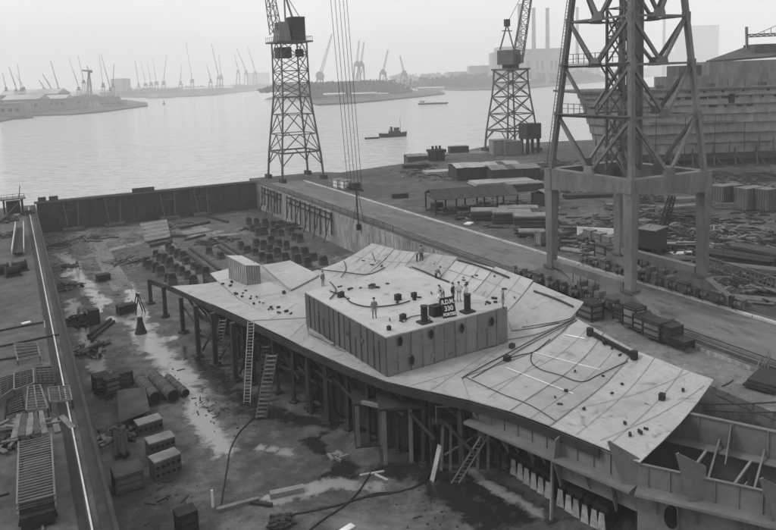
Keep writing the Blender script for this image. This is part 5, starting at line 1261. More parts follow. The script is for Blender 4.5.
# ------------------------------------------------------------------ things on the dock floor
# keel blocks in rows
kb = None
def keel_block(p, label, sc_=1.0):
    global kb
    if kb is None:
        kb = thing('keel_block', label, 'keel block', p, 0, 'keel blocks set out in rows')
        MB().box((0,0,0), (1.35,1.1,.75), taper=.92).build('base_block', m_concd, kb, world=False)
        MB().box((0,0,.75), (1.1,.95,.55)).build('middle_timber', m_tdark, kb, world=False)
        MB().box((0,0,1.3), (.9,.8,.3)).build('cap_timber', m_dark, kb, world=False)
        return kb
    c = dup(kb, p+Vector((random.uniform(-.15,.15),random.uniform(-.2,.2),0)), random.uniform(-.3,.3), label, 'keel blocks set out in rows', (random.uniform(.8,1.15),random.uniform(.8,1.2),random.uniform(.75,1.15))); return c
ROWS = [('row beside the concrete strip at left',[(62,158),(78,169),(95,180),(115,195),(139,213),(160,226)]),
 ('second row from the left',[(98,124),(114,136),(130,147),(150,162),(170,176),(190,191),(211,207),(235,222)]),
 ('third row from the left',[(140,103),(156,114),(173,126),(191,138),(212,152),(235,170),(258,186),(281,198)]),
 ('lone pair left of the hut',[(296,112),(332,132)]),
 ('first row right of the hut',[(410,96),(435,109),(461,120),(489,135),(518,147)]),
 ('second row right of the hut',[(465,86),(491,98),(518,107),(547,124),(578,137),(612,147),(650,162)]),
 ('third row right of the hut',[(521,77),(548,87),(577,99),(609,112),(643,124),(679,137),(715,152)]),
 ('short row at the far right of the blocks',[(497,40),(530,47),(560,46),(585,24),(612,60)]),
 ('spread group under the right end of the gate',[(440,4),(470,10),(500,14),(528,20),(556,10),(545,32),(592,42),(628,70)]),
 ('far scattered pair below the gate',[(450,28),(475,46)])]
for nm, pts in ROWS:
    for i, (zx, zy) in enumerate(pts):
        p = at(130+zx/3.695, 220+zy/3.695+3.2, ZF); keel_block(p, ordn(i).capitalize()+' keel block from the gate, '+nm)
# long dark sleepers between the rows
for i, (a, b, h_) in enumerate((((186,252),(213,273),.35),((190,248),(220,270),.35),((218,246),(252,268),.4),((222,243),(258,266),.4),((166,236),(186,236),.5),((150,246),(172,241),.6),((180,228),(210,222),.5),((185,240),(205,235),.4),((200,214),(228,222),.5),((245,228),(262,231),.5))):
    P_, Q_ = at(a[0],a[1],ZF+h_/2), at(b[0],b[1],ZF+h_/2)
    BM(P_, Q_, .5, h_).build('sleeper', m_tdark, label='long dark sleeper beam among the keel blocks, '+ordn(i)+' of ten', cat='beam', group='sleepers among the keel blocks')
# pale sloping panel
b0, b1, t0, t1 = at(145,242,ZF+.4), at(170.6,237,ZF+.4), at(139.8,223.5,ZF+2.6), at(166.7,219.5,ZF+2.6)
o = thing('sloping_panel', 'pale ribbed panel propped at a slope below the dock gate', 'panel', (b0+b1)/2-Vector((0,0,.4)))
nv = (b1-b0).cross(t0-b0).normalized()
MB().plate([b0,b1,t1,t0], .12, nv).build('sheet', m_conc, o)
for k in range(6): t = k/5; BM(b0.lerp(t0,t)+nv*.1, b1.lerp(t1,t)+nv*.1, .08).build('batten', m_timber, o)
for t in (.1,.5,.9): BM(t0.lerp(t1,t)-nv*.1, t0.lerp(t1,t)-nv*.1-Vector((0,0,2.5)), .18).build('leg', m_tdark, o); BM(b0.lerp(b1,t)-nv*.05, b0.lerp(b1,t)-Vector((0,0,.4)), .18).build('leg', m_tdark, o)
crate('dark crate standing alone on the wet floor near the left wall', 103.5, 280.5, (1.9,1.2,1.0), .2, m_dark, m_black, z=ZF)
crate('dark chest beside the small A-frame on the wet floor', 126.5, 312.5, (2.3,1.2,1.1), .25, m_dark, m_black, z=ZF, name='chest', cat='box')
p = at(139,313,ZF); o = thing('a_frame', 'small dark A-frame trestle beside the chest on the wet floor', 'trestle', p, .3)
for s_ in (-1,1):
    for q in (-1,1): MB().beam((s_*.7,q*.4,0),(0,q*.3,2.6),.12).build('leg', m_dark, o, world=False)
MB().beam((0,-.5,2.6),(0,.5,2.6),.16).build('ridge', m_dark, o, world=False)
p = at(141,333,ZF); o = thing('cowl', 'dark bell shaped cowl standing on the wet floor', 'cowl', p)
MB().cyl((0,0,0),(0,0,.25),.75,.7,14).build('flange', m_dark, o, world=False); MB().cyl((0,0,.25),(0,0,1.6),.62,.3,14).build('cone', m_dark, o, world=False); MB().cyl((0,0,1.6),(0,0,2.0),.34,.34,14).build('neck', m_dark, o, world=False)
for i, (a, b) in enumerate((((88,336),(111,319)),((91,339),(114,321)))): BM(at(a[0],a[1],ZF+.2), at(b[0],b[1],ZF+.2), .3).build('timber_baulk', m_tdark, label=['upper of two long dark baulks lying askew near the left wall','lower of two long dark baulks lying askew near the left wall'][i], cat='timber')
heap('dark frames and timber heaped against the left wall', 78, 322, 2.2, 1.4, 34, m_=m_tdark, z=ZF, seed=21)
crate('dark upright box right of the timber heap at the left wall', 94.5, 324, (1.2,1.1,1.9), .1, m_dark, m_black, z=ZF)
heap('jumble of timber at the foot of the left wall, nearest the gate', 58, 247, 2.5, 1.2, 28, z=ZF, seed=22)
heap('timber and buckets strewn below the far end of the left wall', 62, 268, 2.2, 1.0, 26, z=ZF, seed=23)
heap('planks and scrap below the left wall beside the pale painted sheen', 66, 288, 2.4, 1.2, 34, z=ZF, seed=24)
heap('scrap strewn below the left wall under the pair of baulks', 86, 352, 2.0, .9, 26, z=ZF, seed=25)
heap('timber scrap below the gate at its left end', 84, 240, 4.5, .6, 34, z=ZF, seed=26, long=1.5)
heap('timber offcuts beside the pale concrete strip', 124, 262, 3.2, .5, 22, z=ZF, seed=27, long=1.3)
heap('low heap of timber below the gate under the sloping panel', 168, 226, 5, .9, 36, z=ZF, seed=28, long=1.5)
heap('dark heap of chocks among the far blocks', 216, 242, 3.5, 1.2, 30, m_=m_tdark, z=ZF, seed=29)
heap('scattered chocks below the right end of the gate', 268, 226, 5, .6, 30, m_=m_tdark, z=ZF, seed=30, long=1.3)
heap('tangle of dark timber at the foot of the right dock wall', 300, 226, 3.5, .9, 30, m_=m_tdark, z=ZF, seed=31, long=1.3)
slab_stack('low pale platform among the far blocks', 196, 232, 6, 4, 1, .3, .2, m_conc, z=ZF, bearers=False)
for i, (px, py) in enumerate(((102,386),(112,388),(124,382))): crate('timber crate, '+ordn(i)+' of three beside the left wall above the big dark sheet', px, py+3, (1.5,1.5,1.5), .15, [m_timber,m_timber,m_concd][i], m_tdark, z=ZF, group='crates by the left wall')
# big dark sheet on bearers
P_ = [at(119,423,ZF+.9), at(150,411,ZF+.9), at(145,387,ZF+1.2), at(117,391,ZF+1.2)]
o = thing('steel_sheet', 'big dark steel sheet lying on blocks beside the left wall', 'sheet', at(132,418,ZF))
MB().plate(P_, .1).build('sheet', m_rust, o)
for q in (.2,.8):
    a, b = P_[0].lerp(P_[1],q), P_[3].lerp(P_[2],q)
    MB().hexa([(a.x-.2,a.y,ZF),(a.x+.2,a.y,ZF),(b.x+.2,b.y,ZF),(b.x-.2,b.y,ZF)],[(a.x-.2,a.y,a.z-.06),(a.x+.2,a.y,a.z-.06),(b.x+.2,b.y,b.z-.06),(b.x-.2,b.y,b.z-.06)]).build('bearer', m_tdark, o)
# three long troughs
for i, (a, b) in enumerate((((140,385),(156,404)),((154,382),(174,402)),((168,381),(186,397)))):
    A, Bq = at(a[0],a[1],ZF+.05), at(b[0],b[1],ZF+.05); d_ = (Bq-A).normalized(); s_ = Vector((d_.y,-d_.x,0))*(.65 if i < 2 else .4)
    o = thing('pipe_section', ['rusty pipe section, left of three lying side by side','rusty pipe section, middle of three lying side by side','thin rusty pipe section, right of three lying side by side'][i], 'pipe', (A+Bq)/2)
    r_ = .62 if i < 2 else .4
    CY_(A+Vector((0,0,r_)), Bq+Vector((0,0,r_)), r_, n=14).build('shell', m_rust, o)
    CY_(Bq+Vector((0,0,r_))-d_*.2, Bq+Vector((0,0,r_))+d_*.03, r_*.85, n=14).build('bore', m_hole, o)
    for q in (.2,.5,.8): CY_(A.lerp(Bq,q)+Vector((0,0,r_))-d_*.06, A.lerp(Bq,q)+Vector((0,0,r_))+d_*.06, r_*1.05, n=14).build('band', m_steel, o)
# perforated concrete blocks
for i, (px, py, rz, w_) in enumerate(((149,430,.12,2.1),(161,453,.12,2.1),(166,474,.2,2.1))):
    p = at(px, py, ZF); o = thing('perforated_block', ['pierced concrete block, furthest of three by the left wall','pierced concrete block, middle of three by the left wall','pierced concrete block, nearest of three by the left wall'][i], 'block', p, rz)
    H_ = [.9,1.3,1.5][i]
    MB().box((0,0,0), (w_,1.3,H_)).build('body', m_concd, o, world=False)
    MB().box((0,0,H_), (w_+.06,1.36,.12)).build('top_slab', m_conc, o, world=False)
    for r_ in range(1 if i == 0 else 2):
        for c in range(5):
            MB().cyl((-w_/2+w_*(c+.5)/5,-.68,H_*(.3+.42*r_)+(.2 if i == 0 else 0)),(-w_/2+w_*(c+.5)/5,-.6,H_*(.3+.42*r_)+(.2 if i == 0 else 0)),.14,n=8).build('hole', m_hole, o, world=False)
timber_stack('long dark timbers lying along the foot of the left wall', 121, 445, 5, 4, 2, rz=A_-.08, m_=m_tdark, z=ZF)
heap('loose slats and rubble left of the pierced blocks', 118, 436, 1.6, .5, 26, z=ZF, seed=33)
crate('grey lidded crate against the left wall, nearest the camera', 128, 486, (2.0,1.9,1.4), .05, m_steel, m_concd, z=ZF)
crate('dark open crate standing at the bottom edge of the dock floor', 187, 532, (1.3,1.1,1.6), .1, m_tdark, m_black, z=ZF)
BM(at(213,507,ZF), at(213,507,ZF)+Vector((0,0,1.3)), .14).build('marker_post', m_white, label='short white marker post near the bottom of the dock floor', cat='post')
BM(at(217,510,ZF+.15), at(259,499,ZF+.15), .35, .3).build('timber_baulk', m_timber, label='grey timber baulk lying at the bottom left of the dock floor', cat='timber')
BM(at(250,502,ZF+.12), at(272,505,ZF+.12), .3, .24).build('timber_baulk', m_tdark, label='dark timber end pointing at the pale box beam', cat='timber')
BM(at(270,495,ZF+.2), at(304,488,ZF+.2), .55, .4).build('box_beam', m_conc, label='pale short box beam lying on the dock floor', cat='beam')
BM(at(360,475,ZF+.05), at(384,471,ZF+.05), .2, .08).build('plank', m_tpale, label='pale plank lying across a hose, upper of two crossed planks', cat='plank')
BM(at(375,474,ZF+.04), at(388,480,ZF+.04), .2, .07).build('plank', m_tpale, label='short pale plank, lower of two crossed planks', cat='plank')
slab_stack('light flat sheet at the very bottom of the dock floor', 345, 530, 1.4, .5, 1, .12, .3, m_white, z=ZF, bearers=False)
heap('small heap of chain and scrap on the open floor', 283, 523, 1.0, .35, 34, m_=m_dark, z=ZF, seed=35, long=.3)
heap('tiny scatter of white scraps on the dark floor stain', 338, 458, .8, .15, 10, m_=m_conc, z=ZF, seed=36, long=.3)
def hose(pts, label, r_=.06, z=ZF, m_=None):
    MB().tube(polyline([at(x,y,z+r_) for x, y in pts], 7), r_).build('hose', m_ or m_rubber, label=label, cat='hose')
hose([(280,516),(310,511),(338,505),(365,497),(396,492),(420,484),(430,472),(437,455)], 'dark hose curving over the floor towards the cribs')
hose([(308,531),(325,518),(345,505),(358,492),(366,480),(372,470)], 'dark hose leading up to the crossed planks')
hose([(220,511),(224,485),(227,468),(230,450),(238,434),(247,424),(256,416)], 'thin dark hose running from the baulk to the ladders', .05)
hose([(318,508),(345,503),(372,494),(392,492)], 'short dark hose doubling beside the longest hose', .05)
# loose litter over the floor
rnd = random.Random(5); mb = MB()
cl_ = [(XL+2+rnd.random()**1.6*44, 36+rnd.random()**.8*128, rnd.uniform(.6,3.0)) for _ in range(70)]
for i in range(1700):
    cx_, cy_, r_ = rnd.choice(cl_); x = cx_+rnd.gauss(0,r_); y = cy_+rnd.gauss(0,r_*1.6)
    if not (XL+.6 < x < XR-1 and 30 < y < YE-3): continue
    if x > 16+(100-y)*.2 and y < 92 and rnd.random() < .8: continue
    a = rnd.gauss(.3,.8); l = rnd.uniform(.02,.1)*(1 if rnd.random() < .85 else 5); c = Vector((x,y,ZF+.03)); d_ = Vector((math.cos(a),math.sin(a),0))*l
    mb.beam(c-d_, c+d_, rnd.uniform(.03,.14), rnd.uniform(.03,.1))
mb.build('litter', m_tdark, label='loose scraps of timber littering the dock floor', cat='litter', kind='stuff')

# ladders and stairs under the hull edge
def ladder(label, b, t, wd, n, m_, tread=.04, z0=ZF, top_z=None, name='ladder', rail=.07):
    A = at(b[0], b[1], z0); e = Vector(t) if len(t) == 3 else None
    Tz = top_z; Tq = at(t[0], t[1], Tz) if e is None else e
    o = thing(name, label, 'ladder', A); sd_ = RT.copy(); sd_.z = 0; sd_.normalize(); sd_ *= wd/2
    for s_ in (-1,1): BM(A+sd_*s_, Tq+sd_*s_, rail, rail*1.6).build('stile', m_, o)
    d_ = (Tq-A).normalized()
    for i in range(n):
        q = A.lerp(Tq, (i+.5)/n); BM(q-sd_, q+sd_, tread*4 if tread > .05 else tread, tread).build('rung' if tread <= .05 else 'tread', m_, o)
    return o
ladder('pale lattice ladder standing upright against the hull edge', (247,403), (251,321), .6, 26, m_tpale, top_z=.9)
ladder('dark stair with broad pale treads leaning on the hull edge', (261,418), (272,354), .9, 15, m_timber, tread=.07, top_z=.1, name='stair')
ladder('narrow stair left of the upright ladder', (219,357), (223,319), .7, 12, m_timber, tread=.06, top_z=-.2, name='stair')
ladder('short stair half hidden behind the broad stair', (262,392), (266,345), .7, 12, m_rust, tread=.06, top_z=-.6, name='stair')
ladder('grey ladder leaning up to the trestle platform', (455,483), (492,424), .55, 16, m_conc, top_z=-1.3)
# box cribs
for i, (px, py, W_, h_) in enumerate(((371,446,2.6,3.7),(400,464,2.9,4.6))):
    p = at(px, py, ZF); o = thing('box_crib', ['grey framed box crib under the hull, further of two','grey framed box crib under the hull, nearer of two'][i], 'crib', p, -YAW+.1)
    for sx in (-1,1):
        for sy in (0,1): MB().box((sx*W_*.35-.1,sy*2.4,0), (.28,.28,h_)).build('post', m_steel, o, world=False)
    MB().box((.2,1.2,h_), (W_+.5,3.0,.22)).build('top_slab', m_tdark, o, world=False)
    MB().box((0,2.5,0), (W_*.7,.1,h_)).build('back_panel', m_dark, o, world=False); MB().box((W_*.35+.08,1.2,0), (.1,2.2,h_)).build('side_panel', m_dark, o, world=False)
    MB().box((0,1.2,0), (W_,2.8,.12)).build('sill', m_tdark, o, world=False)
BM(at(362,402,-1.6), at(389,408,-1.4), .3, .25).build('walkway_beam', m_steel, label='pale beam lying over the two box cribs', cat='beam')
# trestle platform
p = at(449,470,ZF); o = thing('trestle_platform', 'timber trestle platform with splayed legs at the head of the grey ladder', 'trestle', p, -YAW)
for x, q in ((-.6,0),(.1,.3),(2.2,0),(3.0,.4)): MB().beam((x,0,0),(x+.25-q*.3,.4,3.9),.2).build('leg', m_timber, o, world=False)
MB().box((1.4,.6,3.9), (5.2,2.0,.16)).build('deck', m_tdark, o, world=False)
MB().beam((-.3,.1,1.2),(2.9,.1,3.2),.12).build('brace', m_timber, o, world=False)
for x in (-.9,1.2,3.6): MB().beam((x,-.3,4.0),(x,-.3,5.4),.08).build('railing_post', m_timber, o, world=False)
MB().beam((-.9,-.3,5.3),(3.6,-.3,5.3),.07).build('railing', m_timber, o, world=False)
BM(at(432,481,ZF), at(440,449,ZF+2.6)+Vector((.3,.5,0)), .45, .06).build('plank', m_tpale, label='pale plank leaning beside the trestle platform', cat='plank')
A = at(551,521,ZF); o = thing('prop', 'slender white prop standing under the girder shelf', 'prop', A)
BM(A, Vector((A.x+.35,A.y+.2,-.95)), .17).build('strut', m_conc, o); B(A, (.8,.5,.1)).build('foot', m_tdark, o)
# white tipped keel blocks under the girder
WB = [(188,215),(217,235),(245,255),(275,275),(306,295),(337,315),(390,350),(425,375),(457,395),(495,420),(535,440),(568,455),(85,150),(115,168),(150,190)]
for i, (zx, zy) in enumerate(WB):
    p = at(470+zx/4.31, 420+zy/4.31+5, ZF)
    o = thing('bilge_block', 'bilge block with white tapered end below the girder, '+(ordn(i)+' of twelve from the left' if i < 12 else ordn(i-12)+' of three behind the ladder'), 'bilge block', p, math.atan2(gd.y,gd.x), 'white ended bilge blocks')
    MB().add([(-.3,-.05,0),(.3,-.05,0),(.17,-.05,1.25),(-.17,-.05,1.25),(-.3,0,0),(.3,0,0),(.17,0,1.25),(-.17,0,1.25)], [(0,1,2,3),(7,6,5,4),(0,4,5,1),(1,5,6,2),(2,6,7,3),(3,7,4,0)]).build('white_end', mat('limewashed_end', .42, .2, 1.6, .9) if i < 12 else m_concd, o, world=False)
    MB().hexa([(-.32,.001,0),(.32,.001,0),(.32,2.4,0),(-.32,2.4,0)],[(-.2,.001,1.3),(.2,.001,1.3),(.2,2.4,1.3),(-.2,2.4,1.3)]).build('body', m_tdark, o, world=False)
    MB().box((0,1.3,1.3), (.6,2.0,.3)).build('cap_timber', m_dark, o, world=False)
for i in range(10):
    q = P0.lerp(P1, (i+.3)/10)+Vector((6.2,2.2,0)); q.z = ZF
    o = thing('crib_stack', 'dark timber crib stack under the girder, '+ordn(i)+' from the left', 'crib', q, math.atan2(gd.y,gd.x), 'crib stacks under the girder')
    for k in range(4): 
        for s_ in (-1,1): MB().box((s_*.5 if k % 2 else 0, 0 if k % 2 else s_*.5, .38*k), (.3 if k % 2 else 1.4, 1.4 if k % 2 else .3, .36)).build('baulk', m_tdark, o, world=False)

# ------------------------------------------------------------------ things on the left quay
def rung_frame(label, a, b, w_, n, z0, z1, m_, name='scaffold_frame', layers=1, m2=None, side=None):
    A, Bq = at(a[0],a[1],z0), at(b[0],b[1],z1); d_ = (Bq-A).normalized(); s_ = Vector((-d_.y,d_.x,0)).normalized()*w_/2
    o = thing(name, label, 'frame', Vector(((A.x+Bq.x)/2,(A.y+Bq.y)/2,0)))
    for l in range(layers):
        dz = Vector((0,0,-.32*l))
        for q in (-1,1): BM(A+s_*q+dz, Bq+s_*q+dz, .1, .14).build('side_rail', m2 or m_conc, o)
        for i in range(n): q = A.lerp(Bq, (i+.5)/n)+dz; BM(q-s_, q+s_, .07, .07).build('rung', m_ if l == 0 else m_dark, o)
    return o, A, Bq, s_
o, A, Bq, s_ = rung_frame('long ladder frame with many pale rungs on trestles on the left quay', (36,500), (35,438), 1.9, 24, 1.5, 1.7, m_steel, layers=3, m2=m_steel)
for P_ in (A.lerp(Bq,.06), A.lerp(Bq,.9)):
    for q in (-1,1): BM(Vector((P_.x+s_.x*q,P_.y+s_.y*q,0)), Vector((P_.x+s_.x*q*.8,P_.y+s_.y*q*.8,P_.z-.75)), .16).build('trestle_leg', m_tdark, o)
    BM(P_-s_+Vector((0,0,-.75)), P_+s_+Vector((0,0,-.75)), .18).build('trestle_beam', m_tdark, o)
B((A.x,A.y-.05,.02), (1.7,.6,.8)).build('near_trestle_box', m_black, o)
for i, (a, b, w_) in enumerate((((14,438),(20,414),.4),((21,436),(25,414),.45),((29,435),(31,413),.4),((37,434),(36,412),.35),((45,433),(40,411),.35))):
    BM(at(a[0],a[1],1.95), at(b[0],b[1],1.95), w_, .08).build('plank', m_rust if i % 2 else m_timber, label=ordn(i).capitalize()+' plank from the left lying across the far end of the ladder frame', cat='plank', group='planks on the ladder frame')
for i, (a, b) in enumerate((((58,432),(54,419),),((73,428),(61,416)))): BM(at(a[0],a[1],.08), at(b[0],b[1],.08), .4, .12).build('plank', m_timber, label=['left of two grey boards lying beside the ladder frame','right of two grey boards lying beside the ladder frame'][i], cat='plank')
heap('dark timber and boards heaped at the left edge of the quay', 2, 440, 2.4, 1.2, 34, z=0, seed=41, long=1.3)
BM(at(43,530,.06), at(41,514,.06), .12, .12).build('short_bar', m_conc, label='short pale bar on the quay below the ladder frame', cat='bar')
BM(at(-4,497,.06), at(9,493,.06), .1, .1).build('short_bar', m_tdark, label='dark bar at the left edge of the quay beside the ladder frame', cat='bar')
# lattice panels and trays
def grid_panel(label, quad, nz, n, m_, z=(.2,.2,.2,.2), name='lattice_panel', fr=None):
    Q = [at(x,y,zz) for (x,y), zz in zip(quad, z)]
    o = thing(name, label, 'frame', Vector((sum(p.x for p in Q)/4, sum(p.y for p in Q)/4, 0)))
    for i in range(4): BM(Q[i], Q[(i+1)%4], .1, .12).build('border', fr or m_timber, o)
    for i in range(1, n): BM(Q[0].lerp(Q[3],i/n), Q[1].lerp(Q[2],i/n), .07, .07).build('bar', m_, o)
    for i in range(1, nz): BM(Q[0].lerp(Q[1],i/nz)+Vector((0,0,.08)), Q[3].lerp(Q[2],i/nz)+Vector((0,0,.08)), .08, .07).build('cross_bar', m_, o)
    for p in Q: BM(Vector((p.x,p.y,0)), p, .1).build('leg', m_dark, o)
    return o
grid_panel('dark tray frame with pale corner bars on the left quay', [(18,361),(40,356),(37,343),(14,344)], 2, 5, m_dark, (.4,.4,.4,.4), 'tray_frame')
grid_panel('dark lattice panel lying left of the tray and racks', [(-6,402),(14,388),(14,374),(-6,380)], 3, 8, m_dark, (.5,.5,.6,.6))
grid_panel('dark lattice panel between the left panel and the rung rack', [(14,390),(34,383),(33,369),(14,373)], 3, 8, m_dark, (.5,.5,.6,.6), fr=m_steel)
grid_panel('small plank covered frame right of the lattice panels', [(36,383),(55,383),(52,367),(36,368)], 4, 6, m_tdark, (.5,.5,.5,.5), fr=m_tdark)
grid_panel('pale rung frame below the lattice panels, left of the rung rack', [(26,410),(48,408),(40,385),(28,387)], 2, 9, m_steel, (.9,.9,1.0,1.0))
grid_panel('rung rack with pale bars beside the crane rail', [(50,402),(72,400),(69,386),(48,388)], 2, 8, m_steel, (.7,.7,.8,.8))
grid_panel('dark sloping frame at the left edge below the lattice panels', [(5,415),(26,409),(22,392),(6,400)], 3, 7, m_dark, (.4,.4,1.2,1.2), fr=m_tdark)
for i, (a, b, c) in enumerate((((-3,331),(46,321.5),'long thin dark pole lying across the left quay, upper of three'),((-3,347),(60,334),'long thin dark pole lying across the left quay, middle of three'),((-3,360),(18,357),'thin dark pole at the left edge, lower of three'))): 
    BM(at(a[0],a[1],.09), at(b[0],b[1],.09), .16, .16).build('pole', m_tdark, label=c, cat='pole')
BM(at(45,328,0), at(45,328,0)+Vector((0,0,.75)), .1).build('marker_post', m_white, label='tiny white post at the end of the upper thin pole', cat='post')
slab_stack('white scrap of board on the quay above the upper pole', 27, 323, .9, .5, 1, .08, .3, m_white, bearers=False)
# winches
for i, (px, py) in enumerate(((2,274),(13,276),(20,271))):
    p = at(px, py, 0); o = thing('winch', 'dark cable winch on the left quay, '+ordn(i)+' of three from the left edge', 'winch', p, .2, 'winches on the left quay')
    MB().box((0,0,0), (2.0,1.5,.25)).build('bed', m_dark, o, world=False); MB().cyl((-.7,0,.8),(.7,0,.8),.5,n=12).build('drum', m_black, o, world=False)
    for s_ in (-1,1): MB().cyl((s_*.75,0,.8),(s_*.85,0,.8),.7,n=12).build('flange', m_dark, o, world=False)
    MB().box((.1,.55,.25), (1.2,.4,.9)).build('motor', m_black, o, world=False)
# forked gangway
A, Bq = at(18,253,.6), at(20,228,1.2)
o = thing('forked_gangway', 'dark gangway with two pale upright side boards on the left quay', 'gangway', Vector(((A.x+Bq.x)/2,(A.y+Bq.y)/2,0)))
for q in (-1,1): BM(A+Vector((q*.8,0,.3)), Bq+Vector((q*.6,0,.8)), .08, .7).build('side_board', m_white, o)
MB().plate([A+Vector((-.75,0,0)),A+Vector((.75,0,0)),Bq+Vector((.55,0,.1)),Bq+Vector((-.55,0,.1))], .08).build('walkway', m_tdark, o)
for q in (.1,.5,.9):
    c = A.lerp(Bq,q); B((c.x,c.y,0), (1.2,.3,c.z-.06)).build('support', m_tdark, o)
# machinery platform at the far end of the left quay
p = at(14,214,0); o = thing('pump_platform', 'dark raised pump platform with rails at the far end of the left quay', 'platform', p, .05)
for x in (-1.6,1.6):
    for y in (-1.4,1.4): MB().beam((x,y,0),(x,y,3.0),.25).build('leg', m_dark, o, world=False)
MB().box((0,0,3.0), (4.4,3.6,.25)).build('deck', m_steel, o, world=False)
MB().box((0,.3,.1), (2.4,2.2,2.4)).build('pump', m_dark, o, world=False)
for x in (-2,-1,0,1,2): MB().beam((x,-1.7,3.25),(x,-1.7,4.1),.06).build('stanchion', m_dark, o, world=False)
MB().beam((-2,-1.7,4.1),(2,-1.7,4.1),.06).build('handrail', m_dark, o, world=False)
MB().beam((1.2,0,3.25),(1.5,.2,5.4),.14).build('vent_pipe', m_dark, o, world=False); MB().beam((-1.5,-1.5,0),(1.5,-1.5,3),.15).build('brace', m_conc, o, world=False)
heap('dark machinery scrap left of the pump platform', 0, 222, 3, 1.6, 34, m_=m_dark, seed=51)
heap('pale and dark scrap in front of the pump platform', 6, 236, 2.6, .9, 30, seed=52)
crate('small white box beside the pump platform', 17, 218, (1.0,.8,.7), 0, m_white, m_conc, name='box', cat='box')
heap('bollards and coils along the quay edge beside the gate', 29, 214, 1.4, .9, 22, m_=m_dark, seed=53)

# ------------------------------------------------------------------ things on the deck and the block
def deck_tube(pts, label, r_=.05, m_=None, blockz=None, name='hose', cat='hose'):
    P_ = [(at(x,y,ZB) if blockz else sdeck(x,y))+Vector((0,0,r_+.05)) for x, y in pts]
    MB().tube(polyline(P_, 7), r_).build(name, m_ or m_rubber, label=label, cat=cat)
deck_tube([(522,328),(560,322),(580,316)], 'thin dark cable from the block corner to the deck notch', .03)
deck_tube([(462,379),(485,366),(510,353),(540,337),(575,320)], 'dark pipe lying along the plate seam beyond the block, left of a pair', .04)
deck_tube([(472,379),(500,363),(530,345),(577,321)], 'dark pipe lying along the plate seam beyond the block, right of a pair', .035)
deck_tube([(532,353),(531,362),(540,370),(560,376),(576,382),(586,382),(598,376),(628,362)], 'looping dark hose between the chalk lines', .035)
deck_tube([(466,378),(500,394),(530,406),(556,422)], 'dark cable along the near edge of the second plate', .03)
deck_tube([(505,360),(520,356),(535,352),(550,340)], 'short dark cable left of the looping hose', .04)
deck_tube([(310,300),(322,310),(330,318),(322,330),(330,345),(345,352)], 'pale cable hanging about the left side of the block', .04, m_conc)
deck_tube([(330,292),(345,298),(352,304),(370,308),(395,306),(410,302)], 'dark hose snaking over the block top', .06, None, True)
deck_tube([(405,322),(410,318),(425,316),(430,320)], 'short hose loop on the block top near its front edge', .04, None, True)
deck_tube([(330,300),(336,292),(333,286),(330,283)], 'dark hose end curling at the left edge of the block', .06, None, True)
deck_tube([(412,268),(425,273),(436,278),(449,283)], 'dark bar lying beyond the block, left of the group of men', .08, m_rust, None, 'bar', 'bar')
deck_tube([(457,261),(475,266),(492,272),(509,279)], 'long dark bar lying across the curved plates', .1, m_rust, None, 'bar', 'bar')
deck_tube([(534,292.5),(550,298),(562,303),(573,308)], 'dark bar lying near the corner of the curved plates', .1, m_rust, None, 'bar', 'bar')
deck_tube([(344,262),(346,270),(341,278)], 'short dark rod on the leftmost curved plate', .05, m_rust, None, 'bar', 'bar')
deck_tube([(372,253),(375,262)], 'thin rod lying on the steep leftmost plate', .04, m_rust, None, 'bar', 'bar')
deck_tube([(318,270),(345,273),(368,275),(385,268)], 'dark cable along the foot of the curved plates', .05)
deck_tube([(505,341),(540,334),(575,319)], 'thin taut wire from the block to the notch', .03)
deck_tube([(309,334),(320,339),(334,346)], 'pale angle bar lying along the foot of the block', .12, m_conc, None, 'bar', 'bar')
# strongback with lugs
A, Bq = sdeck(590,335.5)+Vector((0,0,.3)), sdeck(634,359)+Vector((0,0,.3))
o = thing('strongback', 'heavy dark strongback beam with round ends lying on the nearest plates', 'beam', (A+Bq)/2-Vector((0,0,.3)))
BM(A, Bq, .26, .32).build('beam', m_black, o)
for q in (A, Bq): CY_(q-Vector((0,0,.28)), q+Vector((0,0,.35)), .3, n=10).build('lug', m_black, o)
BM(A.lerp(Bq,.3), A.lerp(Bq,.3)+Vector((-.4,-.6,-.1)), .2).build('clamp', m_black, o)
def deck_box(label, px, py, d_, m_, rz=0.0, block=False, name='tool_box', cat='box', group=None):
    p = at(px,py,ZB) if block else sdeck(px,py)+Vector((0,0,.06))
    d_ = (d_[0]*.55,d_[1]*.55,d_[2]*.6) if 'chest' not in name else d_
    o = thing(name, label, cat, p, rz, group); MB().box((0,0,0), d_, taper=.95).build('case', m_, o, world=False); MB().box((0,0,d_[2]), (d_[0]*1.05,d_[1]*1.05,.06)).build('lid', m_dark, o, world=False); 
    MB().beam((-d_[0]*.3,0,d_[2]+.1),(d_[0]*.3,0,d_[2]+.1),.05).build('handle', m_dark, o, world=False); return o
deck_box('dark round topped lump on the seam beyond the block corner', 507, 361, (1.0,.8,.55), m_black, .3, name='anchor_lump', cat='box')
deck_box('dark block near the middle of the nearest plate', 662, 400, (.75,.7,.6), m_black, .4)
deck_box('small dark box at the corner of the raised plate', 284, 294, (.6,.5,.4), m_dark, .2)
deck_box('dark lashing gear at the foot of the block right corner', 512, 348, (1.0,.7,.4), m_dark, .5)
for i, (px, py) in enumerate(((584,410),(625,425),(630,436),(640,434),(612,394),(555,398),(566,392),(646,430),(575,372),(683,392),(604,345),(612,350),(620,356),(603,377),(622,385),(560,405),(628,352))):
    p = sdeck(px,py)+Vector((0,0,.05)); o = MB(); a = random.random()*3; o.box((p.x,p.y,p.z), (random.uniform(.1,.4),random.uniform(.08,.2),random.uniform(.08,.25)), rz=a)
    o.build('lug', m_dark, label='small dark welded lug scattered on the two nearest plates', cat='lug', group='lugs on the nearest plates')
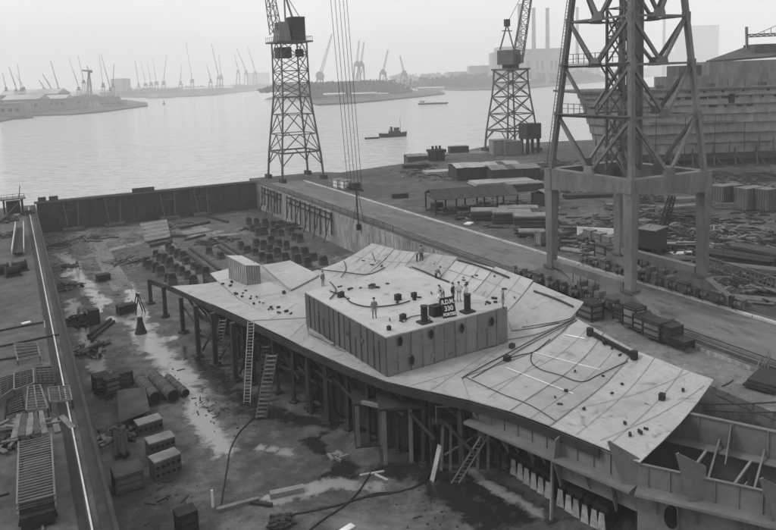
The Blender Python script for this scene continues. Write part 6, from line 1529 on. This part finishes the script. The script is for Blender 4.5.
for i in range(22):
    t = i/21; px, py = 226+t*64+random.uniform(-4,4), 285+t*32+random.uniform(-5,5)
    p = sdeck(px,py)+Vector((0,0,.05)); MB().box((p.x,p.y,p.z), (random.uniform(.12,.5),random.uniform(.08,.25),random.uniform(.06,.22)), rz=random.random()*3).build('offcut', m_dark, label='small dark offcut in the litter line between hut and block', cat='offcut', group='offcuts between hut and block')
for i in range(20):
    px, py = random.choice([(340,296),(352,300),(385,290),(400,300),(366,285),(412,296),(395,283),(430,290),(345,288),(420,312),(398,318),(478,304),(490,302)]); px += random.uniform(-9,9); py += random.uniform(-4,4)
    p = at(px,py,ZB); MB().box((p.x,p.y,p.z), (random.uniform(.1,.6),random.uniform(.06,.22),random.uniform(.04,.2)), rz=random.random()*3).build('offcut', m_dark, label='small dark piece of gear strewn on the top of the block', cat='offcut', group='gear strewn on the block top')
for i in range(18):
    px, py = random.choice([(380,262),(405,270),(430,262),(455,285),(470,280),(440,275),(500,290),(520,300),(488,278),(360,262)]); px += random.uniform(-9,9); py += random.uniform(-5,5)
    p = sdeck(px,py)+Vector((0,0,.05)); MB().box((p.x,p.y,p.z), (random.uniform(.12,.6),random.uniform(.08,.2),random.uniform(.05,.18)), rz=random.random()*3).build('offcut', m_rust, label='small dark offcut lying on the curved side plates', cat='offcut', group='offcuts on the curved plates')
deck_box('dark grinding set with hoses on the block top, left part', 341, 297, (1.1,.7,.7), m_dark, .4, True, 'machine', 'machine')
deck_box('dark welding set on the block top behind the lone man', 398, 300, (1.0,.8,.8), m_black, .2, True, 'welding_set', 'machine')
deck_box('grey welding set beyond the lone man on the block top', 372, 288, (1.2,.8,.5), m_steel, .5, True, 'welding_set', 'machine')
deck_box('dark box near the middle of the block top', 414, 297, (.8,.7,.6), m_dark, .1, True)
deck_box('small dark box standing upright left of the sign group', 414.5, 300, (.5,.5,1.0), m_black, 0, True)
deck_box('dark chest left of the building number sign', 435.5, 315.5, (.9,.8,.85), m_black, .1, True, 'chest', 'box')
deck_box('small winch near the front edge of the block top', 403, 319, (.9,.7,.6), m_dark, .3, True, 'winch', 'winch')
deck_box('dark bucket at the near left corner of the block top', 389, 330, (.5,.5,.45), m_dark, .3, True, 'bucket', 'bucket')
# white stool frame on the deck beyond the block
p = sdeck(387,284); o = thing('stool', 'small white wire stool standing among the gear', 'stool', p)
for sx in (-1,1):
    for sy in (-1,1): MB().beam((sx*.35,sy*.35,0),(sx*.25,sy*.25,1.1),.05).build('leg', m_white, o, world=False)
MB().box((0,0,1.1), (.6,.6,.06)).build('seat', m_white, o, world=False); MB().box((0,0,.5), (.62,.62,.04)).build('shelf', m_conc, o, world=False)
# two drums and the yard number sign
for i, (px, py, h_) in enumerate(((424.5,322.5,1.35),(467.5,312,1.5))):
    p = at(px,py,ZB); o = thing('mooring_post', ['dark round post on a base plate left of the sign','dark round post on a base plate right of the sign'][i], 'post', p)
    MB().box((0,0,0), (1.1,.9,.14), rz=.1).build('base_plate', m_dark, o, world=False); MB().cyl((0,0,.14),(0,0,h_),.29,n=16).build('drum', m_black, o, world=False); MB().cyl((0,0,h_),(0,0,h_+.1),.33,n=16).build('rim', m_dark, o, world=False)
m_board = mat('sign_board_black', .018, .012, 1, .8)
sg = at(450.2,317.3,ZB); srz = math.atan2(bc[1].y-bc[0].y, bc[1].x-bc[0].x)-.12
sign = thing('sign_board', 'black sign board lettered in white with the yard number on the block edge', 'sign', sg, srz)
Wd, Ht = 1.3, 1.6
MB().add([(-Wd/2,0,0),(Wd/2,0,0),(Wd/2,.5,Ht),(-Wd/2,.5,Ht),(-Wd/2,.06,0),(Wd/2,.06,0),(Wd/2,.56,Ht),(-Wd/2,.56,Ht)], [(0,1,2,3),(7,6,5,4),(0,4,5,1),(1,5,6,2),(2,6,7,3),(3,7,4,0)]).build('board', m_board, sign, world=False)
for s_ in (-1,1): MB().beam((s_*.6,1.0,0),(s_*.6,.55,1.6),.08).build('strut', m_dark, sign, world=False)
til = math.atan2(Ht,.5)
for txt, sz, hh in (('R.D.M.',.5,1.1),('330',.56,.56),('FORTIES',.34,.16)):
    cu = bpy.data.curves.new('lettering', 'FONT'); cu.body = txt; cu.size = sz; cu.align_x = 'CENTER'; cu.extrude = .008; cu.offset = .012
    tmp = bpy.data.objects.new('tmp', cu); COL.objects.link(tmp); bpy.context.view_layer.update()
    me = bpy.data.meshes.new_from_object(tmp.evaluated_get(bpy.context.evaluated_depsgraph_get())); bpy.data.objects.remove(tmp)
    me.materials.clear(); me.materials.append(m_white)
    xs = [v.co.x for v in me.vertices]; k = min(1., 1.2/(max(xs)-min(xs)))
    o = bpy.data.objects.new('lettering', me); COL.objects.link(o); o.parent = sign
    o.rotation_euler = (til,0,0); o.scale = (k,1,1); o.location = (0, .5*hh/Ht-.02, hh); o['label'] = 'white lettering reading '+txt

# ------------------------------------------------------------------ people
def person_mesh(pose, top_m, leg_m):
    V = []; E_ = []; Rr = []
    def v(x,y,z,r): V.append((x,y,z)); Rr.append(r); return len(V)-1
    lean = {'stand':0,'hips':0,'bend':.75,'crouch':.35,'walk':.05}[pose]
    hz0 = {'stand':.92,'hips':.92,'bend':.88,'crouch':.45,'walk':.9}[pose]
    pel = v(0,0,hz0,.15)
    def sp(h, dx=0, dy=0): return (dx, -math.sin(lean)*h+dy*math.cos(lean), hz0+math.cos(lean)*h+dy*math.sin(lean)*0)
    ch = v(*sp(.22),.14); sh_ = v(*sp(.44),.15); nk = v(*sp(.56),.065); hd0 = v(*sp(.66,0,-.01),.085); hd1 = v(*sp(.78,0,-.015),.1); E_.extend([(pel,ch),(ch,sh_),(sh_,nk),(nk,hd0),(hd0,hd1)])
    for s_ in (-1,1):
        h0 = v(s_*.1,0,hz0-.06,.1)
        if pose == 'crouch': kn = v(s_*.16,-.4,.5,.08); an = v(s_*.14,-.08,.1,.055); to = v(s_*.15,-.26,.05,.045)
        elif pose == 'walk': kn = v(s_*.11,-.16*s_-.04,.5,.075); an = v(s_*.11,-.26*s_+.03,.09,.05); to = v(s_*.12,-.26*s_-.16,.05,.045)
        else: kn = v(s_*.12,-.02,.48,.075); an = v(s_*.13,.02,.09,.05); to = v(s_*.15,-.16,.05,.045)
        E_.extend([(pel,h0),(h0,kn),(kn,an),(an,to)])
        S = sp(.45,s_*.19); s0 = v(*S,.075)
        if pose == 'hips': el = v(S[0]+s_*.17,S[1]+.06,S[2]-.24,.052); wr = v(S[0]-s_*.01,S[1]-.08,S[2]-.4,.04)
        elif pose in ('bend','crouch'): el = v(S[0]+s_*.05,S[1]-.08,S[2]-.27,.052); wr = v(S[0]-s_*.03,S[1]-.2,S[2]-.5,.04)
        else: el = v(S[0]+s_*.07,S[1]+.03,S[2]-.29,.052); wr = v(S[0]+s_*.06,S[1]-.06,S[2]-.54,.04)
        pm = v(V[wr][0],V[wr][1]-.03,V[wr][2]-.08,.036); E_.extend([(sh_,s0),(s0,el),(el,wr),(wr,pm)])
        for k in range(4):
            f1 = v(V[pm][0]+(k-1.5)*.021,V[pm][1]-.012,V[pm][2]-.06,.0095); f2 = v(V[pm][0]+(k-1.5)*.022,V[pm][1]-.035,V[pm][2]-.09-.008*(k in (1,2)),.008); E_.extend([(pm,f1),(f1,f2)])
        th = v(V[pm][0]-s_*.04,V[pm][1]-.04,V[pm][2]-.02,.011); E_.append((pm,th))
    me = bpy.data.meshes.new('person'); me.from_pydata(V, E_, []); ob = bpy.data.objects.new('tmp', me); COL.objects.link(ob)
    md = ob.modifiers.new('s','SKIN'); 
    for i, r_ in enumerate(Rr): me.skin_vertices[0].data[i].radius = (r_*(1.25 if i in (pel,ch,sh_) else 1), r_); me.skin_vertices[0].data[i].use_root = (i == pel)
    md.use_smooth_shade = True; sb_ = ob.modifiers.new('u','SUBSURF'); sb_.levels = 1; sb_.render_levels = 1
    bpy.context.view_layer.update()
    m2 = bpy.data.meshes.new_from_object(ob.evaluated_get(bpy.context.evaluated_depsgraph_get())); bpy.data.objects.remove(ob)
    m2.materials.clear()
    for mm in (top_m, leg_m, m_skin, m_black): m2.materials.append(mm)
    hands = [Vector(V[i]) for i in range(len(V)) if abs(Rr[i]-.036) < 1e-6]; hc_ = Vector(V[hd0])
    for p in m2.polygons:
        c = p.center
        if c.z < .13: p.material_index = 3
        elif min((c-h).length for h in hands) < .12 or (c-hc_).length < .2 and c.z > hc_.z-.14: p.material_index = 2
        elif c.z < hz0+.02 and abs(c.x) < .24: p.material_index = 1
        else: p.material_index = 0
    return m2, Vector(V[hd1])
PM = {}
def person(label, p, rz, pose, top_m, leg_m, hat):
    k = (pose, top_m.name, leg_m.name)
    if k not in PM: PM[k] = person_mesh(*[pose, top_m, leg_m])
    me, hd = PM[k]
    o = bpy.data.objects.new('person', me); COL.objects.link(o); o.location = p; o.rotation_euler = (0,0,rz); tag(o, label, 'person')
    WM[o.name] = Matrix.Translation(p)
    mb = MB(); mb.cyl(hd+Vector((0,0,.0)), hd+Vector((0,0,.07)), .125, .11, 12); mb.cyl(hd+Vector((0,0,.07)), hd+Vector((0,0,.12)), .11, .05, 12)
    if hat != m_hair: mb.cyl(hd+Vector((0,-.03,-.005)), hd+Vector((0,-.03,.015)), .17, .165, 12)
    mb.build('cap' if hat != m_hair else 'hair', hat, o, world=False)
    mb = MB(); mb.hexa([hd+Vector(q) for q in ((-.018,-.135,-.09),(.018,-.135,-.09),(.012,-.08,-.09),(-.012,-.08,-.09))], [hd+Vector(q) for q in ((-.008,-.11,-.03),(.008,-.11,-.03),(.008,-.08,-.03),(-.008,-.08,-.03))]); mb.build('nose', m_skin, o, world=False)
m_hair = mat('hair_dark', .03, .02, 5, .8)
T = at
person('man in grey overalls standing alone by the raised plate', sdeck(323,286), .3, 'stand', m_overall, m_overall, m_hair)
person('man in light grey standing alone on the block top', T(374.5,318,ZB), -.4, 'stand', m_overall, m_overall, m_hair)
person('man in dark clothes standing behind the sign', T(453,302,ZB), .5, 'stand', m_trouser, m_trouser, m_hair)
person('man in white shirt standing between the dark man and the hatted man', T(459,301,ZB), -.3, 'hips', m_shirt, m_shirt, m_hair)
person('man in white with dark hat behind the right post', T(466,303.5,ZB), .2, 'stand', m_shirt, m_overall, m_trouser)
person('man in white crouching over gear left of the sign', T(437.5,304,ZB), 1.0, 'crouch', m_shirt, m_shirt, m_hair)
person('man in pale shirt bending behind the crouching man', T(443,300,ZB), -1.2, 'bend', m_shirt, m_overall, m_hair)
person('man in grey standing at the far right corner of the block', T(503,308.5,ZB), .8, 'stand', m_overall, m_overall, m_hair)
person('man in dark overalls bending on the steep side plates, left of two', sdeck(417,262), .9, 'bend', m_overall, m_trouser, m_hair)
person('man in dark overalls standing on the steep side plates, right of two', sdeck(421.5,261), -.6, 'stand', m_overall, m_trouser, m_hair)
person('man bending over a bar on the plates behind the block', sdeck(436,281), 1.4, 'bend', m_overall, m_trouser, m_hair)
person('man walking on the pale painted sheen near the left wall', at(77.5,268.5,ZF), .6, 'walk', m_overall, m_trouser, m_hair)

# ------------------------------------------------------------------ river haze
M = bpy.data.materials.new('river_haze'); M.use_nodes = True; t = M.node_tree; t.nodes.clear()
o_ = t.nodes.new('ShaderNodeOutputMaterial'); v_ = t.nodes.new('ShaderNodeVolumePrincipled')
v_.inputs['Color'].default_value = (.96,.96,.96,1); v_.inputs['Density'].default_value = 0.00040; v_.inputs['Anisotropy'].default_value = 0.0
t.links.new(v_.outputs[0], o_.inputs['Volume'])
hz_ = MB(); hz_.hexa([(-4100,-120,ZF-2.2),(6100,-120,ZF-2.2),(6100,6100,ZF-2.2),(-4100,6100,ZF-2.2)],[(-4100,-120,240),(6100,-120,240),(6100,6100,240),(-4100,6100,240)])
hz_.build('haze', M, label='thin grey haze lying over the river and harbour', cat='haze', kind='stuff')
